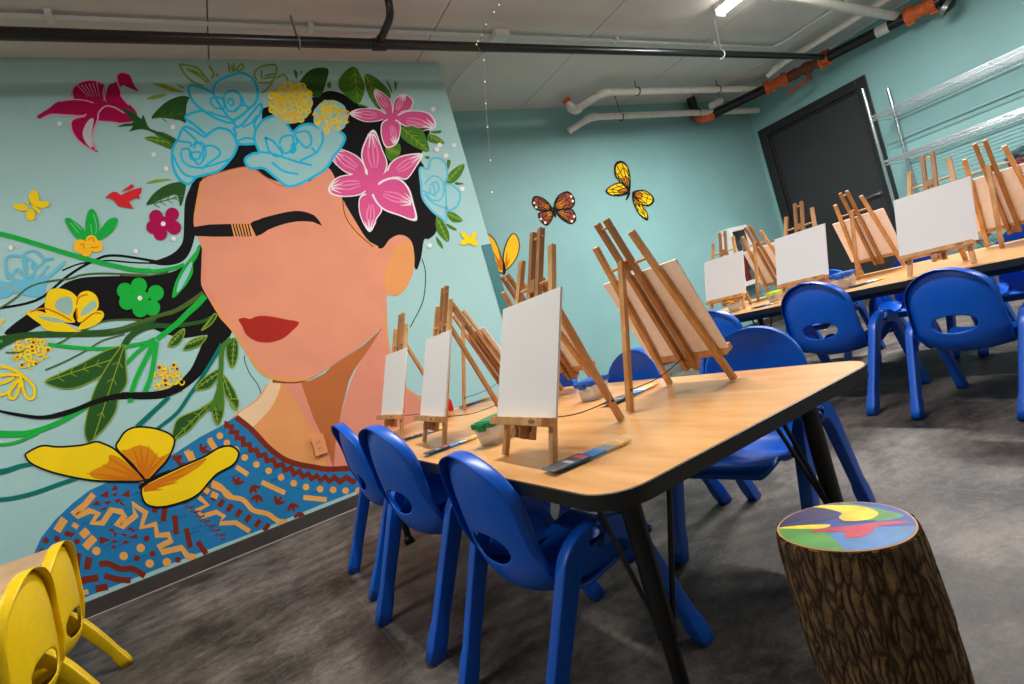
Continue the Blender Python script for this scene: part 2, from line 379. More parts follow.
def make_chair(mt, name):
    t = thing(name, '', 'chair')
    chair_shell(mt).parent = t
    for sy in (-1, 1):
        yr, yf, ya = sy * .167, sy * .186, sy * .184
        def seg(a, b, n): return [tuple(Vector(a).lerp(Vector(b), k / n)) for k in range(n)]
        rear = seg((-.222, yr, 0), (-.082, ya, .292), 10) + spl([(-.082, ya, .292), (-.062, ya, .325), (-.03, ya, .347), (.012, ya, .353), (.018, ya, .353)], 4)
        front = seg((.228, yf, 0), (.122, ya, .28), 10) + spl([(.122, ya, .28), (.104, ya, .32), (.068, ya, .346), (.016, ya, .353), (.01, ya, .353)], 4)
        for pts in (rear, front):
            m = MB()
            def pr(k):
                w = .0175 + .0135 * k; th = .0142 + .004 * k
                if k < .1: w += .003; th += .003
                return rr_prof(th, w, .0045)
            m.sweep(pts, pr, mt, (0, 1, 0))
            m.build('leg', t).modifiers.new('wn', 'WEIGHTED_NORMAL').weight = 90
    for sy in (-1, 1):      # moulded wings carrying the seat between the leg arches
        m = MB(); vs = []; nx = 9
        for k in range(nx):
            u = k / (nx - 1); ex, ez = -.108 + .21 * u, .312 - .05 * min(1, u * 2.6) ** .7; lx, lz = -.045 + .15 * u, .318 + .02 * math.sin(PI * u)
            for v in (0, .33, .66, 1):
                vs.append((ex + (lx - ex) * v, sy * (.116 + (.176 - .116) * v), ez + (lz - ez) * v * v - .006 * math.sin(PI * v)))
        nv = len(vs); lowv = [(x, y, z - .013) for x, y, z in vs]
        fs = []
        for k in range(nx - 1):
            for v in range(3):
                a = k * 4 + v; fs += [(a, a + 1, a + 5, a + 4), (nv + a, nv + a + 4, nv + a + 5, nv + a + 1)]
        for v in range(3): fs += [(v, nv + v, nv + v + 1, v + 1), ((nx - 1) * 4 + v, (nx - 1) * 4 + v + 1, nv + (nx - 1) * 4 + v + 1, nv + (nx - 1) * 4 + v)]
        m.add(vs + lowv, fs, mt, True); m.build('seat_wing', t, subd=1)
    return t
bc = make_chair(BLUE, 'child_chair'); yc = make_chair(YEL, 'child_chair')
for o in [x for x in bpy.data.objects if x.parent == yc]:       # the yellow size: lower seat, taller back
    for v in o.data.vertices:
        z = v.co.z; v.co.z = z * .7 if z < .33 else .231 + (z - .33) * 1.25
        if z < .28: v.co.x *= 1 - .14 * (1 - z / .28)
def put(src, first, x, y, rz, label, group, sc=1):
    o = src if first else copy_tree(src)
    o.location = (x, y, 0); o.rotation_euler = (0, 0, math.radians(rz)); o.scale = (sc,) * 3; tag(o, label, 'chair', group); return o
G1, G2 = 'blue chairs around the front table', 'blue chairs around the rear table'
CH = [(.53, 1.044, 3, .947, 'blue chair nearest the camera on the left side of the front table', G1),
      (.514, 1.578, 6.8, 1.053, 'blue chair in the middle on the left side of the front table', G1),
      (.527, 2.118, 0, 1.051, 'farthest blue chair on the left side of the front table, against the mural', G1),
      (1.24, 1.018, 191, .993, 'blue chair at the right side of the front table beside the tree stump', G1),
      (1.157, 1.479, 176.5, 1, 'blue chair at the right of the front table, second from the stump', G1),
      (1.14, 1.96, 180, 1, 'farthest blue chair at the right of the front table, seen past the canvases', G1),
      (2.449, .908, -2, .95, 'blue chair with its back to us before the rightmost canvas of the rear table', G2),
      (2.53, 1.444, 1, 1.049, 'blue chair with its back to us just beyond the right front table corner', G2),
      (2.5, 1.98, 0, 1, 'blue chair at the far end of the near side of the rear table', G2),
      (2.45, .42, 0, 1, 'blue chair cut off by the right edge of the photo at the rear table', G2),
      (3.46, 1.49, 180, 1, 'blue chair on the far side of the rear table behind the middle canvas', G2),
      (3.46, 1.0, 180, 1, 'blue chair on the far side of the rear table nearest the wire shelves', G2),
      (3.46, 2.02, 180, 1, 'blue chair on the far side of the rear table by the fire extinguisher cabinet', G2)]
for i, (x, y, a, sc, l, g) in enumerate(CH): put(bc, i == 0, x, y, a, l, g, sc)
put(yc, True, -.68, 2.3, 175, 'yellow chair farther back at the left table, nearer the mural', 'yellow chairs', .94)
put(yc, False, -.665, 1.92, 171, 'yellow chair in the lower left corner of the photo', 'yellow chairs', .94)

# ------------------------------------------------------------------ easels (canvas side faces local +x)
def make_easel(lean):
    t = thing('table_easel', '', 'easel'); sl, cl = math.sin(lean), math.cos(lean)
    def P(u, v, n=0): return Vector((-v * sl + n * cl, u, v * cl + n * sl))
    for s in (-1, 1):
        m = MB(); m.bar(P(s * .11, .004), P(s * .0703, .463), .0175, .012, PINE); m.build('outer_leg', t, bevel=.0012)
    for s in (-1, 1):
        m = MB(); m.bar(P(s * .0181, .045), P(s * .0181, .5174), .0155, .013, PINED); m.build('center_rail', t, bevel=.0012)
    m = MB(); m.tube([P(-.085, .385), P(.085, .385)], .004, PINE, 8); m.build('dowel', t)
    m = MB(); m.tube([P(-.028, .497), P(.028, .497)], .0035, PINE, 8); m.build('dowel', t)
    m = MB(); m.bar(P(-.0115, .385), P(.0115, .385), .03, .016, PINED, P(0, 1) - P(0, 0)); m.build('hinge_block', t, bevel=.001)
    m = MB(); m.bar(P(-.125, .083, .022), P(.125, .083, .022), .034, .018, PINE, P(0, 0, 1) - P(0, 0, 0)); lg = m.build('ledge', t, bevel=.0015)
    m = MB(); m.add([P(.085 + .015 * math.cos(k * PI / 8), .083 + .0045 * math.sin(k * PI / 8), .0394) for k in range(16)], [tuple(range(16))], mat('burnt_stamp', (132, 88, 48), .6)); m.build('stamp_mark', lg)
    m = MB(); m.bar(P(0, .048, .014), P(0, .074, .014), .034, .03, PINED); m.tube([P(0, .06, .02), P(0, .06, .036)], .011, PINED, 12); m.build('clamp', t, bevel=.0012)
    m = MB(); m.bar(P(0, .405, -.014), (-.267, 0, .003), .017, .013, PINE); l = m.build('rear_leg', t, bevel=.0012)
    a = P(0, .405, -.014).lerp(Vector((-.267, 0, .003)), .86); b = P(0, .09, -.008)
    m = MB(); m.tube(spl([a, a.lerp(b, .5) - Vector((0, 0, .012)), b], 6), .0013, mat('cord_brown', (52, 36, 26), .8), 6); m.build('cord', t)
    m = MB(); m.tube([a + Vector((0, -.0095, 0)), a + Vector((0, .0095, 0))], .0035, mat('cord_brown', (52, 36, 26), .8), 10); m.build('screw', l)
    m = MB(); m.box((-.0022, -.1367, 0), (.0022, .1367, .262), CANB)
    m.box((.0022, -.1367, 0), (.0032, .1367, .262), CANV)
    c = m.build('canvas', None, bevel=.0006)
    return t, c, P(0, .0923, .011), lean
protos = {}
EA = [('L', .528, 1.011, -2.6, 'table easel at the near left of the front table, largest blank canvas in front', 'large blank white canvas on the nearest left easel of the front table'),
      ('L', .546, 1.635, -4, 'middle of the three left-hand easels on the front table', 'blank white canvas on the middle left easel of the front table'),
      ('L', .565, 2.162, 1.5, 'farthest left easel on the front table, in front of the painted neck', 'narrow-looking blank canvas farthest left on the front table'),
      ('L', 1.121, 1.034, 180.6, 'big easel seen from behind at the right end of the front table', 'canvas seen from behind on the big right-hand easel of the front table'),
      ('L', 1.175, 1.67, 183, 'easel seen from behind, hidden mostly by the nearest white canvas', 'canvas seen from behind, hidden mostly by the nearest white canvas'),
      ('L', 1.19, 2.2, 176, 'farthest right easel of the front table, seen from behind past the middle canvas', 'canvas back seen past the middle canvas on the front table'),
      ('R', 2.602, 1.017, 1.4, 'easel facing us at the near side of the rear table, rightmost front-facing one', 'blank white canvas rightmost among those facing us on the rear table'),
      ('R', 2.635, 1.6185, .8, 'middle front-facing easel on the rear table, before the black door', 'blank white canvas in front of the black door, middle one of the rear table'),
      ('R', 2.71, 2.148, 4.8, 'front-facing easel at the far left of the rear table, by the extinguisher cabinet', 'blank white canvas at the far left end of the rear table'),
      ('R', 3.336, .98, 184.6, 'easel seen from behind at the right edge of the photo on the rear table', 'canvas back at the right edge of the photo on the rear table'),
      ('R', 3.361, 1.579, 179.7, 'easel seen from behind before the black door, beside the blue-lidded tub', 'canvas back before the black door beside the blue-lidded tub'),
      ('R', 3.335, 2.168, 176.6, 'easel seen from behind between the two left canvases of the rear table', 'canvas back between the two left canvases of the rear table')]
for k, x, y, a, le, lc in EA:
    z, lean, sc = (ZL, math.radians(21.15), 1) if k == 'L' else (ZR, math.radians(19.95), 1)
    if k not in protos: protos[k] = make_easel(lean); e, c = protos[k][:2]
    else:
        e, c = copy_tree(protos[k][0]), protos[k][1].copy(); C.objects.link(c)
    e.location = (x, y, z); e.rotation_euler = (0, 0, math.radians(a) + PI); e.scale = (sc,) * 3
    tag(e, le, 'easel', 'table easels')
    M = Matrix.Translation((x, y, z)) @ Matrix.Rotation(math.radians(a) + PI, 4, 'Z')
    c.location = M @ (protos[k][2] * sc); c.rotation_mode = 'XYZ'; c.rotation_euler = (0, 0, 0)
    q = (Matrix.Rotation(math.radians(a) + PI, 4, 'Z') @ Matrix.Rotation(-lean, 4, 'Y')).to_euler(); c.rotation_euler = q; c.scale = (sc,) * 3
    tag(c, lc, 'canvas', 'blank canvases')

# ------------------------------------------------------------------ the mural, paint on the wall plane
SC = {'T': (0, 0, 1), 'A': (0, 60, 6.827), 'B': (140, 60, 6.827), 'C': (250, 60, 6.827), 'D': (340, 60, 6.827), 'E': (0, 160, 6.827), 'F': (140, 140, 6.827),
      'G': (310, 140, 5.689), 'H': (0, 220, 6.827), 'I': (120, 220, 6.827), 'J': (0, 310, 6.827), 'K': (120, 310, 6.827), 'L': (0, 400, 6.827),
      'M': (130, 400, 6.827), 'N': (240, 370, 5.689), 'O': (20, 480, 5.689), 'P': (190, 410, 5.689), 'S': (256, 228, 3), 'W': (520, 150, 6.827)}
def q(k, s):
    x0, y0, f = SC[k]
    n = [float(v) for v in s.replace(',', ' ').split()]
    return [(x0 + a / f, y0 + b / f) for a, b in zip(n[::2], n[1::2])]
class Paint:
    """flat paint on a wall: shapes get stacked in coats a few hundredths of a millimetre apart"""
    coat = 0
    def __init__(s, Y): s.Y = Y; s.mb = MB()
    def w(s, p, lift=0):
        v = ony(p[0], p[1], s.Y); return Vector((v.x, s.Y - .0006 - .000005 * Paint.coat - lift, v.z))
    def fill(s, pts, mt, smooth=True, n=5):
        if smooth: pts = [(v.x, v.y) for v in spl([(a, b, 0) for a, b in pts], n, True)]
        Paint.coat += 1
        vs = [s.w(p) for p in pts]
        s.mb.add(vs, [tuple(range(len(vs)))], mt); return s
    def line(s, pts, wd, mt, closed=False, smooth=True, n=5, w2=None, taper=False):
        """ribbon; wd in photo pixels at the wall"""
        if smooth and len(pts) > 2: pts = [(v.x, v.y) for v in spl([(a, b, 0) for a, b in pts], n, closed)]
        if closed: pts = pts + [pts[0]]
        Paint.coat += 1
        N = len(pts); L = []; R = []
        for i in range(N):
            a = Vector(pts[max(i - 1, 0)]); b = Vector(pts[min(i + 1, N - 1)])
            if closed and i in (0, N - 1): a = Vector(pts[N - 2]); b = Vector(pts[1])
            d = (b - a); d = d.normalized() if d.length > 1e-9 else Vector((1, 0)); nn = Vector((-d.y, d.x)); k = i / (N - 1)
            ww = wd if w2 is None else wd + (w2 - wd) * k
            if taper: ww = wd * (.25 + .75 * math.sin(PI * min(1, .1 + .85 * k)))
            p = Vector(pts[i]); L.append(s.w(p + nn * ww / 2)); R.append(s.w(p - nn * ww / 2))
        s.mb.add(L + R, [(i, i + 1, N + i + 1, N + i) for i in range(N - 1)], mt); return s
    def dot(s, p, r, mt, r2=None, ang=0, n=12):
        Paint.coat += 1; r2 = r2 or r; ca, sa = math.cos(ang), math.sin(ang)
        s.mb.add([s.w((p[0] + r * math.cos(t) * ca - r2 * math.sin(t) * sa, p[1] + r * math.cos(t) * sa + r2 * math.sin(t) * ca)) for t in [2 * PI * k / n for k in range(n)]], [tuple(range(n))], mt); return s
    def done(s, name, parent=None):
        o = s.mb.build(name, parent, tri=True)
        # faces towards the room
        bm = bmesh.new(); bm.from_mesh(o.data)
        for f in bm.faces:
            if f.normal.y > 0: f.normal_flip()
        bm.to_mesh(o.data); bm.free(); return o
c_ = dict(blk=(15, 13, 15), skin=(224, 146, 116), tan=(226, 152, 92), cream=(232, 196, 156), pink=(222, 140, 116), brown=(184, 104, 56), dbrown=(140, 68, 34), lip=(168, 40, 28),
          blue=(34, 118, 172), blue2=(60, 120, 196), rust=(122, 42, 26), och=(230, 164, 82), cyan=(20, 184, 226), cyan2=(96, 196, 226), rose=(150, 198, 200), yel=(244, 208, 20), yel2=(250, 190, 30), orange=(206, 112, 14),
          mag=(168, 6, 76), pnk=(216, 84, 142), pnk2=(232, 136, 176), wht=(236, 228, 230), grn=(22, 172, 62), dgrn=(40, 84, 34), mgrn=(70, 120, 36), lgrn=(132, 158, 36), teal=(2, 112, 104), red=(214, 38, 48), olive=(74, 98, 40))
K_ = {k: paint(k, v) for k, v in c_.items()}
mural = thing('wall_mural', 'huge painted mural of a faceless woman with a flower crown on the teal wall', 'mural', (.4, YM, 0))
def fin(P_, n):
    o = P_.done(n); o.parent = mural; o.matrix_parent_inverse = Matrix.Translation((-.4, -YM, 0)); return o

# --- hair (back mass, streaming strands)
p = Paint(YM)
p.fill(q('T', '202 182 214 152 240 118 290 101 314 97 328 91 343 94 358 104 380 112 405 122 428 128 427 142 420 158 425 170 422 198 431 205 437 219 436 232 429 239 424 240 421 258 416 270 411 255 399 239 388 246 379 253 364 245 330 222 250 240 203 245 198 215'), K_['blk'], n=4)
p.fill(q('T', '199 245 193 257 181 268 164 274 146 276 117 276 88 277 73 280 61 286 44 303 19 320 4 334 25 333 42 325 60 322 86 328 102 321 120 319 138 321 158 331 173 336 186 338 207 335 203 342 197 356 190 370 177 383 164 390 146 392 126 392 111 394 94 400 73 408 41 416 15 413 -4 409 -4 411 15 416 41 418.5 66 414 94 405 120 399.5 146 399.5 164 398 179 392 190 385 203 373 214 357 222 344 232 332 222 317 213 303 205 289 203 281 203 264 204 249'), K_['blk'], n=3)
p.fill(q('T', '197 176 190 188 185 202 184 222 183 240 178 249 170 255 157 260 148 261 158 265 172 265 183 261 190 252 194 240 196 226 200 200 205 180'), K_['blk'], n=4)
p.line(q('H', '1060 282 900 255 800 243 720 247 660 270 560 320 440 400 300 520 180 570 0 602 -30 604'), 2.6, K_['blk'])
p.line(q('H', '1060 296 900 290 750 277 660 285 540 300 425 345'), 1.6, K_['blk'])
p.line(q('S', '497 92 508 130 506 190 495 235 462 298'), .9, K_['blk'])
p.line(q('K', '850 310 855 360 890 440 940 510 965 590 955 683'), .8, K_['blk'])
fin(p, 'hair')
# --- neck and shoulders
p = Paint(YM)
p.fill(q('T', '381 326 386 296 388 335 394 364 405 387 420 399 445 412 480 428 480 446 420 460 353 474 330 474 338 428 351 381 366 352'), K_['pink'], n=3)
p.fill(q('T', '232 418 256 400 272 380 296 381 306 400 320 434 335 472 311 472 286 464 262 448 246 434'), K_['tan'], n=3)
p.fill(q('T', '236 416 258 400 272 379 281 382 274 403 261 419 249 428'), K_['cream'], n=3)
p.fill(q('N', '240 68 352 66 400 180 440 300 535 565 505 560 440 385 370 265 300 150'), K_['pink'], n=3)
p.fill(q('N', '345 68 400 60 480 20 520 -20 700 -140 810 -240 740 -130 650 0 620 60 580 220 545 400 532 560 480 400 420 280'), K_['brown'], False)
p.line(q('N', '185 62 270 66 340 62 410 35 470 -2 520 -35'), 3.6, K_['dbrown'])
p.line(q('S', '388 200 388 280 400 370 440 470 500 512'), 2, K_['tan'])
fin(p, 'neck')
# --- dress
p = Paint(YM)
p.fill(q('T', '33 556 41 538 55 520 73 503 90 490 108 482 130 479 155 464 174 454 200 437 221 426 236 416 252 429 269 446 288 459 313 466 339 468 400 462 480 440 480 444 366 487.5 320 505 256 531.5 200 552.5 156 569.5 73 602 60 610 30 620'), K_['blue'], False)
COL = [(225, 412), (236, 417), (252, 430), (269, 448), (288, 461), (313, 467), (400, 469)]
random.seed(3)
for _ in range(170):                        # dry brush strokes along the cloth
    x = random.uniform(60, 360); y = random.uniform(450, 600)
    if y > 597 - (x - 73) * .395 - 6 or y < 470 + max(0, (150 - x)) * .75 - max(0, x - 170) * .5 or y < 430 + abs(x - 235) * .42: continue
    cy_ = [b + (c - b) * (x - a) / (d_ - a) for (a, b), (d_, c) in zip(COL, COL[1:]) if a <= x <= d_]
    if x > 225 and (not cy_ or y < cy_[0] + 16): continue
    L = random.uniform(8, 20); p.line([(x, y), (x + L, y - L * .32)], random.uniform(1, 2.2), random.choice((K_['blue2'], paint('blue3', (14, 132, 170)), paint('blue4', (24, 104, 156)))))
p.line(q('T', '236 417 252 430 269 448 288 461 313 467 339 469 420 462'), 5.6, K_['rust'], n=6)
# zigzag ribbon beneath the collar
zz = [(v.x, v.y) for v in spl([(a, b, 0) for a, b in q('P', '205 75 260 135 330 205 420 265 520 320 620 360 720 385 820 395 960 395 1060 385')], 4)]
st = []
for i, a in enumerate(zz[:-1]):
    b = Vector(zz[i + 1]); a = Vector(a); d = (b - a).normalized(); st.append(tuple(a + Vector((-d.y, d.x)) * (2.3 if i % 2 else -2.3)))
p.line(st, 6.6, K_['rust'], smooth=False)
for a, b in q('P', '170 147 210 187 262 225 311 270 378 310 448 346 518 383 590 417 660 438 740 450 814 454 885 459 957 460'): p.dot((a, b), 3.4, K_['och'])
def bars(k, s, w, mt):
    v = [float(t) for t in s.split()]
    for i in range(0, len(v), 4): p.line(q(k, ' '.join(map(str, v[i:i + 4]))), w, mt, smooth=False)
bars('P', '110 160 145 225 262 322 330 368 408 410 540 472 645 497 778 510 0 235 20 285', 5, K_['och'])
for cx, cy in ((140, 495), (178, 530), (225, 557), (277, 587), (330, 617), (385, 645), (435, 667), (100, 460)): bars('P', f'{cx + 14} {cy - 20} {cx - 14} {cy + 20}', 4.8, K_['rust'])
p.line(q('P', '125 410 180 440 215 490 300 510 360 570 440 590 500 630 550 635'), 5, K_['och'])
p.line(q('P', '50 495 100 540 40 570 70 605 150 580 195 605 170 645 260 640 340 690'), 5, K_['och'], smooth=False)
p.line(q('O', '420 80 370 140 300 195 325 205 395 175 445 190 410 245 470 245 520 170 575 180 595 205 550 260 580 265 660 200 640 135 715 185 690 270 770 250 780 315 845 310 860 345 790 380 810 410 920 385 950 430 1000 440'), 6.2, K_['och'], smooth=False)
bars('O', '255 220 210 290 388 285 350 320 425 325 370 385', 8, K_['och']); bars('O', '300 250 330 270 290 650 390 635', 5, K_['och'])
bars('O', '330 415 305 590 300 580 445 555 395 440 380 510 430 620 500 605', 7, K_['rust'])
for s_ in ('450 480 500 475 570 505 640 505 710 545', '480 545 560 565 630 570'): p.line(q('O', s_), 6, K_['rust'])
for s_ in ('825 150 815 235', '880 200 890 310', '945 275 970 385', '770 150 765 185', '1010 350 1060 420'): p.line(q('O', s_), 5.5, K_['rust'], smooth=False)
for a, b in q('O', '435 403 590 432 687 386 738 475 836 467'): p.dot((a, b), 4.3, K_['och'])
for a, b in q('O', '148 343 720 332 665 445 755 418 898 453 270 305 210 333 125 405 325 350'): p.dot((a, b), 3.1, K_['rust'])
for tri in ('460 90 495 65 500 95', '525 55 540 30 555 55', '585 85 620 60 620 95', '415 140 440 120 455 140', '455 165 490 155 480 170', '525 85 550 70 545 90', '575 120 595 145 570 135', '480 125 515 120 500 140', '540 115 570 105 560 130', '460 325 505 340 460 360', '505 285 525 275 535 295', '610 280 630 270 655 290', '575 310 600 305 605 320', '620 325 660 310 665 330', '580 365 600 345 620 355', '520 350 540 340 555 355', '520 385 535 370 545 390', '530 305 550 300 545 320', '275 300 310 300 290 325'):
    t3 = q('O', tri); c3 = sum((Vector(v) for v in t3), Vector((0, 0))) / 3; p.fill([tuple(c3 + (Vector(v) - c3) * 1.35) for v in t3], K_['rust'], False)
for cx, cy, rot in ((262, 425, 0), (352, 430, 2.2), (385, 480, 2.9), (492, 535, .2), (575, 530, 2.4), (630, 580, 2.9), (65, 240, .3)):
    x, y = q('P', f'{cx} {cy}')[0]
    for k in (-1, 0, 1):
        a = rot - 1.2 + k * .75; p.dot((x + 4.6 * math.cos(a), y + 4.6 * math.sin(a)), 4.6, K_['rust'], 1.8, a, 8)
for i in range(9):
    x, y = 180 + i * 5.2, 502 + i * 4.6
    p.line([(x - 2, y - 3), (x + 4, y - 5)], 1.6, K_['rust']); p.line([(x - 1, y + 1), (x + 3, y - 1)], 1.2, K_['rust'])
bars('M', '315 385 335 430 290 395 355 390 330 445 380 440', 4.5, K_['rust']); bars('M', '560 580 650 620 650 620 690 660', 5, K_['och']); bars('M', '385 345 420 410 540 270 580 330 500 600 540 630 555 640 600 660', 6, K_['och'])
fin(p, 'dress')
# --- face and ear
p = Paint(YM)
p.fill(q('T', '202 180 225 171.5 243 167 254 168 268 178 288 184 310 181 326 168 334 176 342 198 354 219 366 238 378 248 384 247 389 240 398 235 407 237 413 246 414 268 406 288 396 296 387 296 386 312 381 327 360 346 339 361 325 370 309 379 290 381.5 270 378 258 370 246 353 237 338 228 326 219 316 211 303 203 289 201 281 201.5 264 202 249 198 238 194 226 194 216 198 197'), K_['skin'], n=3)
p.fill(q('T', '386 292 384 275 389 258 398 244 407 240 413 248 414 268 406 288 396 296'), K_['tan'], n=4)
p.line(q('T', '202 182 199 197 195.5 217'), 4, K_['tan']); p.line(q('T', '204 250 203.5 264 203.5 281 206 289 214 302'), 4, K_['pink'])
p.line(q('T', '214 302 221 316 230 326 239 338 248 353 259 369 271 377 290 380 308 378'), 4, K_['tan'])
p.line(q('G', '185 350 200 420 245 500 300 565 385 615'), 3.4, K_['tan']); p.line(q('G', '185 330 200 430 260 520 360 608'), .8, K_['blk'])
p.line(q('F', '425 262 580 212 700 186 762 188 825 232 905 285 965 315 1020 302'), .9, K_['brown'])
fin(p, 'face')
p = Paint(YM)
p.fill(q('T', '194 227 210 224.5 231 224 234 236.6 213 236.8 195 236'), K_['blk'], False)
p.fill(q('T', '250 224 258 220 266 217 287 212 300 211 310 213.5 316 217 322 226 313 222 297 221.5 281 225 268 230 256 236.5'), K_['blk'], n=2)
p.fill(q('T', '231 224 250 223.5 256 236.5 234 236.6'), K_['tan'], False)
for k in range(6): p.line([(233 + 3 * k, 224), (236.6 + 2.9 * k, 236.5)], 1.3, K_['blk'])
fin(p, 'eyebrows')
p = Paint(YM); p.fill(q('T', '238.5 319.5 244.5 317.8 250 319 256 316.6 264 315.8 274 317 286 319.5 299 322.5 291 332 282 339 270 342.5 257 341.5 246.5 335 242 326'), K_['lip'], n=4); fin(p, 'lips')

# --- leaves of the crown and loose sprigs
def leaf(p, pts, mt, vein=None, edge=None, ribs=5):
    p.fill(pts, mt, n=5)
    if edge: p.line(pts, 1.1, edge, True)
    if vein:
        a, b = Vector(pts[0]), Vector(pts[len(pts) // 2]); d = b - a; nn = Vector((-d.y, d.x)).normalized()
        p.line([tuple(a), tuple(b)], 1, vein)
        w = max(abs((Vector(v) - a).dot(nn)) for v in pts) * .42
        for k in range(1, ribs):
            c0 = a + d * k / (ribs + .6)
            for s in (-1, 1): p.line([tuple(c0), tuple(c0 + d.normalized() * w * .8 + nn * s * w * (1 - .5 * k / ribs))], .7, vein)
p = Paint(YM)
for k, s_, mt in (('B', '80 400 110 350 200 275 320 248 425 345 340 432 260 410 150 395', 'dgrn'), ('B', '30 535 90 522 170 545 250 570 220 612 120 575', 'mgrn'), ('B', '130 490 190 510 255 550 225 580 165 530', 'dgrn'),
                  ('F', '45 445 100 360 200 300 305 293 303 380 275 455 250 375 150 405', 'dgrn'), ('C', '345 140 420 65 530 60 520 150 480 250 420 245 360 190', 'dgrn'), ('C', '710 45 770 140 780 210 740 300 650 240 605 180 620 110', 'mgrn'),
                  ('C', '785 100 870 130 960 240 900 330 860 320 800 220', 'mgrn'), ('D', '420 460 540 460 590 540 605 625 520 600 420 530', 'mgrn'), ('D', '310 605 400 570 410 640 340 690', 'mgrn'), ('D', '600 510 660 520 712 570 610 560', 'mgrn'),
                  ('G', '768 250 800 180 875 135 865 190 820 240', 'mgrn'), ('G', '775 415 820 415 868 460 810 465', 'mgrn'), ('G', '720 440 760 470 790 530 785 580 740 545 715 500', 'mgrn')):
    pts = q(k, s_); leaf(p, pts, K_[mt], K_['lgrn'] if mt == 'mgrn' else K_['olive'])
for k, s_ in (('B', '80 160 160 165 240 195 300 220 220 215 140 185'), ('B', '45 268 110 238 185 240 110 265'), ('B', '250 165 300 185 290 195'), ('F', '40 300 110 270 220 270 120 290'), ('G', '780 115 800 120 790 160 780 165'), ('G', '830 240 875 250 830 255'), ('G', '775 475 825 500 830 515 790 500'), ('G', '718 550 750 590 755 620 725 585'), ('G', '650 95 680 95 670 110'), ('D', '620 490 690 482 680 500 630 500'), ('D', '310 130 345 180 355 230 335 190'), ('D', '370 150 388 160 378 210'), ('C', '300 65 325 90 320 130 305 110'), ('C', '345 75 355 80 348 105'), ('C', '740 300 810 320 745 315')):
    p.fill(q(k, s_), K_['lgrn'] if k in 'BF' else K_['mgrn'])
p.dot(q('C', '540 172')[0], 2.2, K_['mgrn'], 3)
for k, s_ in (('B', '270 30 380 50 440 110 490 180 380 160 300 90 270 30'), ('B', '800 140 780 100 820 50 925 35 920 120 880 155 810 155'), ('B', '320 60 400 110 480 170'), ('B', '350 70 450 120'), ('B', '830 70 830 130'), ('B', '850 110 920 95'), ('B', '840 130 915 115'), ('B', '920 120 870 200 830 225'), ('B', '860 195 900 170'), ('B', '930 130 980 100 1010 140'), ('B', '605 20 612 90'), ('B', '640 20 650 70 690 25'), ('B', '660 80 705 60 700 25'), ('B', '625 40 640 85'), ('B', '470 40 500 90 490 130'), ('B', '530 95 520 115')):
    p.line(q(k, s_), 1.7, K_['lgrn'])
fin(p, 'leaves')
# --- lilies
def lily(petals, k, fillc, throat, r):
    p = Paint(YM)
    for s_ in petals:
        pts = q(k, s_); p.fill(pts, K_['wht'])
        c = sum((Vector(v) for v in pts), Vector((0, 0))) / len(pts)
        ins = [tuple(c + (Vector(v) - c) * .9) for v in pts]; p.fill(ins, fillc)
        tq = q(k, throat)[0]; p.line([tq, tuple(Vector(tq).lerp(c, .62))], r * .95, fillc, w2=r * 1.5)
        a, b = Vector(ins[0]), Vector(ins[len(ins) // 2])      # first point = throat, middle = tip
        d = (b - a)
        for t in (-.22, 0, .2):
            n = Vector((-d.y, d.x)) * t * .5
            p.line([tuple(a + d * .25 + n * .5), tuple(a + d * .55 + n), tuple(a + d * .9 + n * .5)], 1.5, K_['pnk2'], taper=True)
        for _ in (0,):
            for t in (-.3, -.12, .08, .27):
                n = Vector((-d.y, d.x)) * t * .6; p.line([tuple(a + d * .99 + n * .3), tuple(a + d * (.66 + abs(t) * .3) + n)], 1.8, K_['wht'], w2=.3)
    p.dot(q(k, throat)[0], r, fillc)
    return p
p = lily(('380 395 420 360 500 345 600 360 650 415 650 465 600 465 520 445 450 455 400 430', '365 385 360 320 380 260 440 232 500 275 480 340 420 355', '355 370 290 340 245 270 235 200 280 215 340 270 358 320', '320 385 280 415 180 425 110 400 65 365 120 335 220 332 290 350', '345 400 410 430 408 520 380 580 315 600 280 520 285 430'), 'D', K_['pnk'], '352 393', 4.6); fin(p, 'lily')
p = lily(('355 240 330 190 230 195 150 215 105 270 120 310 200 325 300 308', '320 200 290 110 190 55 120 60 120 110 210 190', '375 240 320 180 290 90 310 10 345 -50 375 -45 410 50 440 130 425 200', '440 210 450 140 520 90 640 80 600 160 550 225 500 215', '350 310 410 390 380 450 340 525 290 450 275 370 290 315', '350 285 420 225 500 215 560 270 590 360 605 460 500 430 420 400 370 350'), 'G', K_['pnk'], '350 268', 7.5); fin(p, 'lily')
p = Paint(YM)
for s_, e_ in (('500 265 495 200 560 150 640 140 710 170 700 290 620 290', 'w'), ('600 300 700 290 740 180 790 150 800 110 835 85 885 105 915 170 945 215 900 200 830 175 835 250 930 355 920 415 800 430 670 415 620 350', 'm'), ('255 385 330 335 400 285 500 270 620 285 680 320 650 380 580 385 450 375 350 372 285 402', 'm'), ('580 380 510 400 485 440 510 510 570 575 640 620 668 625 630 540 650 450 670 370 640 340', 'm')):
    pts = q('A', s_); p.fill(pts, K_['mag'])
    if e_ == 'w':
        for t in range(6): p.line(q('A', f'{530 + t * 26} {175 - t * 4} {600 + t * 16} {250}'), 1.4, K_['pnk2'], w2=.3)
p.fill(q('A', '640 405 600 420 565 500 590 570 630 600 625 520'), paint('pale_petal', (190, 190, 196)))
